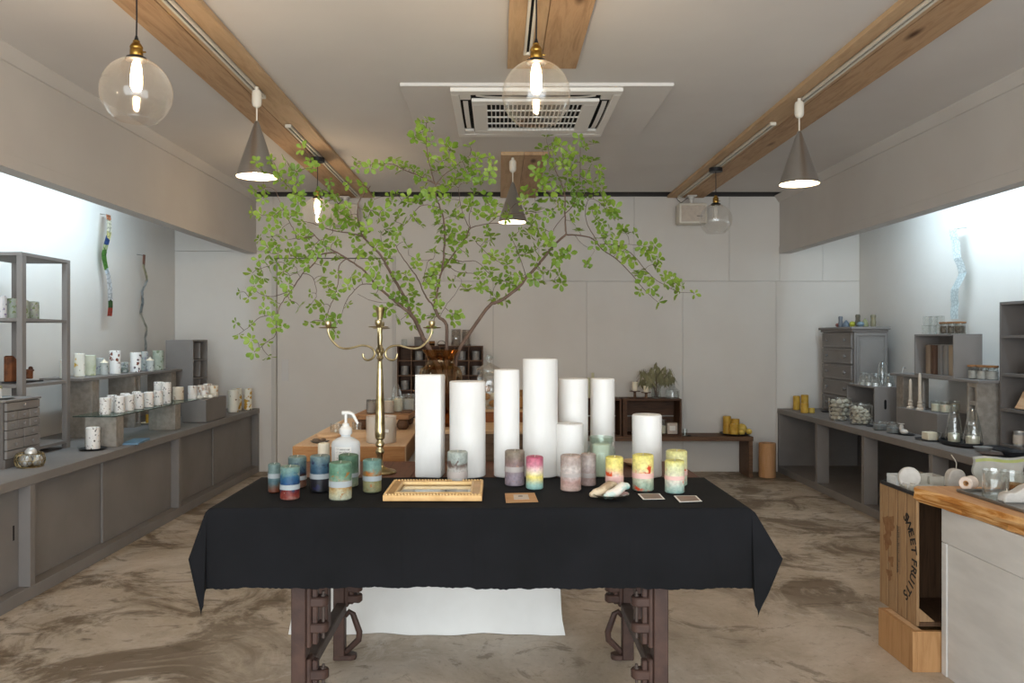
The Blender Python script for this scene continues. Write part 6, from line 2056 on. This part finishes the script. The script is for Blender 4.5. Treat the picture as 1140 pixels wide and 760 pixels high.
def smooth_line(ps, k=4):
    out = []
    for j in range(len(ps) - 1):
        p0, p1, p2, p3 = ps[max(j - 1, 0)], ps[j], ps[j + 1], ps[min(j + 2, len(ps) - 1)]
        for q in range(k):
            t = q / k
            out.append(.5 * ((2 * p1) + (p2 - p0) * t + (2 * p0 - 5 * p1 + 4 * p2 - p3) * t ** 2 + (3 * p1 - p0 - 3 * p2 + p3) * t ** 3))
    out.append(ps[-1])
    return out


RL = random.Random(5)


def leaf(bm, base, d, nrm, L, w):
    side = d.cross(nrm).normalized()
    cup = nrm * (L * .10)
    row = []
    for f, ww, up in ((.12, .06, 0), (.4, .36, .6), (.68, .5, .8), (.9, .3, .4), (1.0, 0, 0)):
        c = base + d * L * f - nrm * (L * .18 * f * f)
        if ww == 0:
            row.append((bm.verts.new(c),))
        else:
            row.append((bm.verts.new(c - side * w * ww + cup * up), bm.verts.new(c), bm.verts.new(c + side * w * ww + cup * up)))
    for a, b in zip(row, row[1:]):
        if len(b) == 3:
            bm.faces.new((a[0], a[1], b[1], b[0]))
            bm.faces.new((a[1], a[2], b[2], b[1]))
        else:
            bm.faces.new((a[0], a[1], b[0]))
            bm.faces.new((a[1], a[2], b[0]))


def grow(label, limbs, clusters, droop):
    root = Vector(at(*limbs[0][0][0]))
    t = thing('leafy_branch', label, 'branch', tuple(root))
    wd, lf = MB(), MB()
    nodes_ = []
    for pts, r0, r1 in limbs:
        ps = smooth_line([Vector(at(*p)) - root for p in pts])
        n = len(ps)
        ps = [p + Vector((RL.uniform(-1, 1), RL.uniform(-1, 1), RL.uniform(-1, 1))) * .0015 * (1 if 0 < i < n - 1 else 0) for i, p in enumerate(ps)]
        wd.tube(ps, [(r0 + (r1 - r0) * i / (n - 1)) * 1.4 / 1000 for i in range(n)], 7)
        for i, p in enumerate(ps):
            q = p + root
            nodes_.append((CX + F * q.x / q.y, CY - F * (q.z - H) / q.y, q.y))
    todo = list(clusters)
    free = nodes_[len(smooth_line([Vector((0, 0, 0))] * len(limbs[0][0]))) * 2 // 3:] or nodes_
    best = {}
    for i, c in enumerate(todo):
        best[i] = min(((c[0] - n_[0]) ** 2 + (c[1] - n_[1]) ** 2, n_) for n_ in free)
    while best:
        i = min(best, key=lambda k: best[k][0])
        dist, n_ = best.pop(i)
        c = todo[i]
        dpx = math.sqrt(dist)
        Y = n_[2] + RL.uniform(-.05, .05) * min(1.5, .4 + dpx / 12)
        Y = max(3.1, min(4.3, Y))
        p1 = Vector(at(c[0], c[1], Y)) - root
        p0 = Vector(at(*n_)) - root
        mid = (p0 + p1) / 2 + Vector((RL.uniform(-1, 1), RL.uniform(-1, 1), RL.uniform(-.2, 1.2))) * .12 * (p1 - p0).length
        if (p1 - p0).length > .004:
            wd.tube(smooth_line([p0, mid, p1], 3), [.0014, .0013, .0013, .0012, .0011, .001, .001], 5)
        nn = (c[0], c[1], Y)
        for k, b in best.items():
            d2 = (todo[k][0] - nn[0]) ** 2 + (todo[k][1] - nn[1]) ** 2
            if d2 < b[0]:
                best[k] = (d2, nn)
        ax = (p1 - mid)
        ax = ax.normalized() if ax.length > 1e-4 else Vector((0, 0, 1))
        ax = (ax * .6 + Vector((RL.uniform(-.5, .5), RL.uniform(-.9, .2), droop + RL.uniform(-.5, .5)))).normalized()
        u = ax.orthogonal().normalized()
        w_ = ax.cross(u)
        m_ = RL.choice((4, 5, 5, 6))
        a0 = RL.random() * 6.3
        S0 = RL.uniform(.75, 1.15) * Y / 3.6
        for k in range(m_):
            a = a0 + 6.283 * k / m_ + RL.uniform(-.3, .3)
            rad = u * math.cos(a) + w_ * math.sin(a)
            d = (rad + ax * RL.uniform(.15, .9)).normalized()
            nrm = (ax - rad * .5)
            nrm = (nrm - d * nrm.dot(d)).normalized()
            L = S0 * RL.uniform(.026, .040)
            leaf(lf.bm, p1 + d * .003, d, nrm, L, L * RL.uniform(.52, .66))
    part('woody_stem', wd, M['bark'], t, smooth=60)
    me = lf.mesh('foliage', M['leaf'], 60)
    part('foliage', me, None, t)
    return t


grow('leafy branch spreading left and drooping from the amber vase', Lb, pairs(LC), -.25)
grow('leafy branch rising in the middle of the amber vase', Mb, pairs(MC), .45)
grow('leafy branch reaching right from the amber vase with drooping tip', Rb, pairs(RC), .1)

# ================================================================== light and camera
w = bpy.data.worlds.new('daylight')
S.world = w
w.use_nodes = True
bg = w.node_tree.nodes['Background']
bg.inputs[0].default_value = lin('e4edf2')
bg.inputs[1].default_value = 2.75


def area(name, loc, rot, sx, sy, power, col, portal=False):
    l = bpy.data.lights.new(name, 'AREA')
    l.shape = 'RECTANGLE'
    l.size, l.size_y = sx, sy
    l.energy = power
    l.color = lin(col)[:3]
    o = bpy.data.objects.new(name, l)
    C.objects.link(o)
    o.location = loc
    o.rotation_euler = rot
    if portal:
        l.cycles.is_portal = True
    return o


area('shopfront_daylight_portal', (.15, YF - .05, 1.21), (math.radians(90), 0, 0), 5.5, 2.42, 1, 'ffffff', True)
# cool tubes fixed behind the two soffits, washing the side walls
area('left_cove_tube', (-2.435, 4.9, 2.36), (0, math.radians(52), 0), .14, 2.6, 16, 'c8e4f6')
area('right_cove_tube', (2.805, 5.3, 2.36), (0, math.radians(-55), 0), .14, 2.2, 16 * .9, 'c8e4f6')

cam = bpy.data.cameras.new('camera')
co = bpy.data.objects.new('camera', cam)
C.objects.link(co)
S.camera = co
co.location = (0, 0, H)
co.rotation_euler = (math.radians(90), 0, 0)
cam.sensor_width = 36
cam.lens = F / 1140 * 36
cam.shift_x = (570 - CX) / 1140
cam.shift_y = -(380 - CY) / 1140
cam.clip_start = .05
S.view_settings.view_transform = 'Standard'
S.view_settings.look = 'None'
S.view_settings.gamma = 1
S.view_settings.exposure = 1.5
S.view_settings.use_curve_mapping = False
cy = S.cycles
cy.use_denoising = True
cy.max_bounces = 10
cy.diffuse_bounces = 5
cy.glossy_bounces = 4
cy.transparent_max_bounces = 24
cy.transmission_bounces = 4
cy.sample_clamp_indirect = 6
cy.caustics_reflective = False
cy.caustics_refractive = False
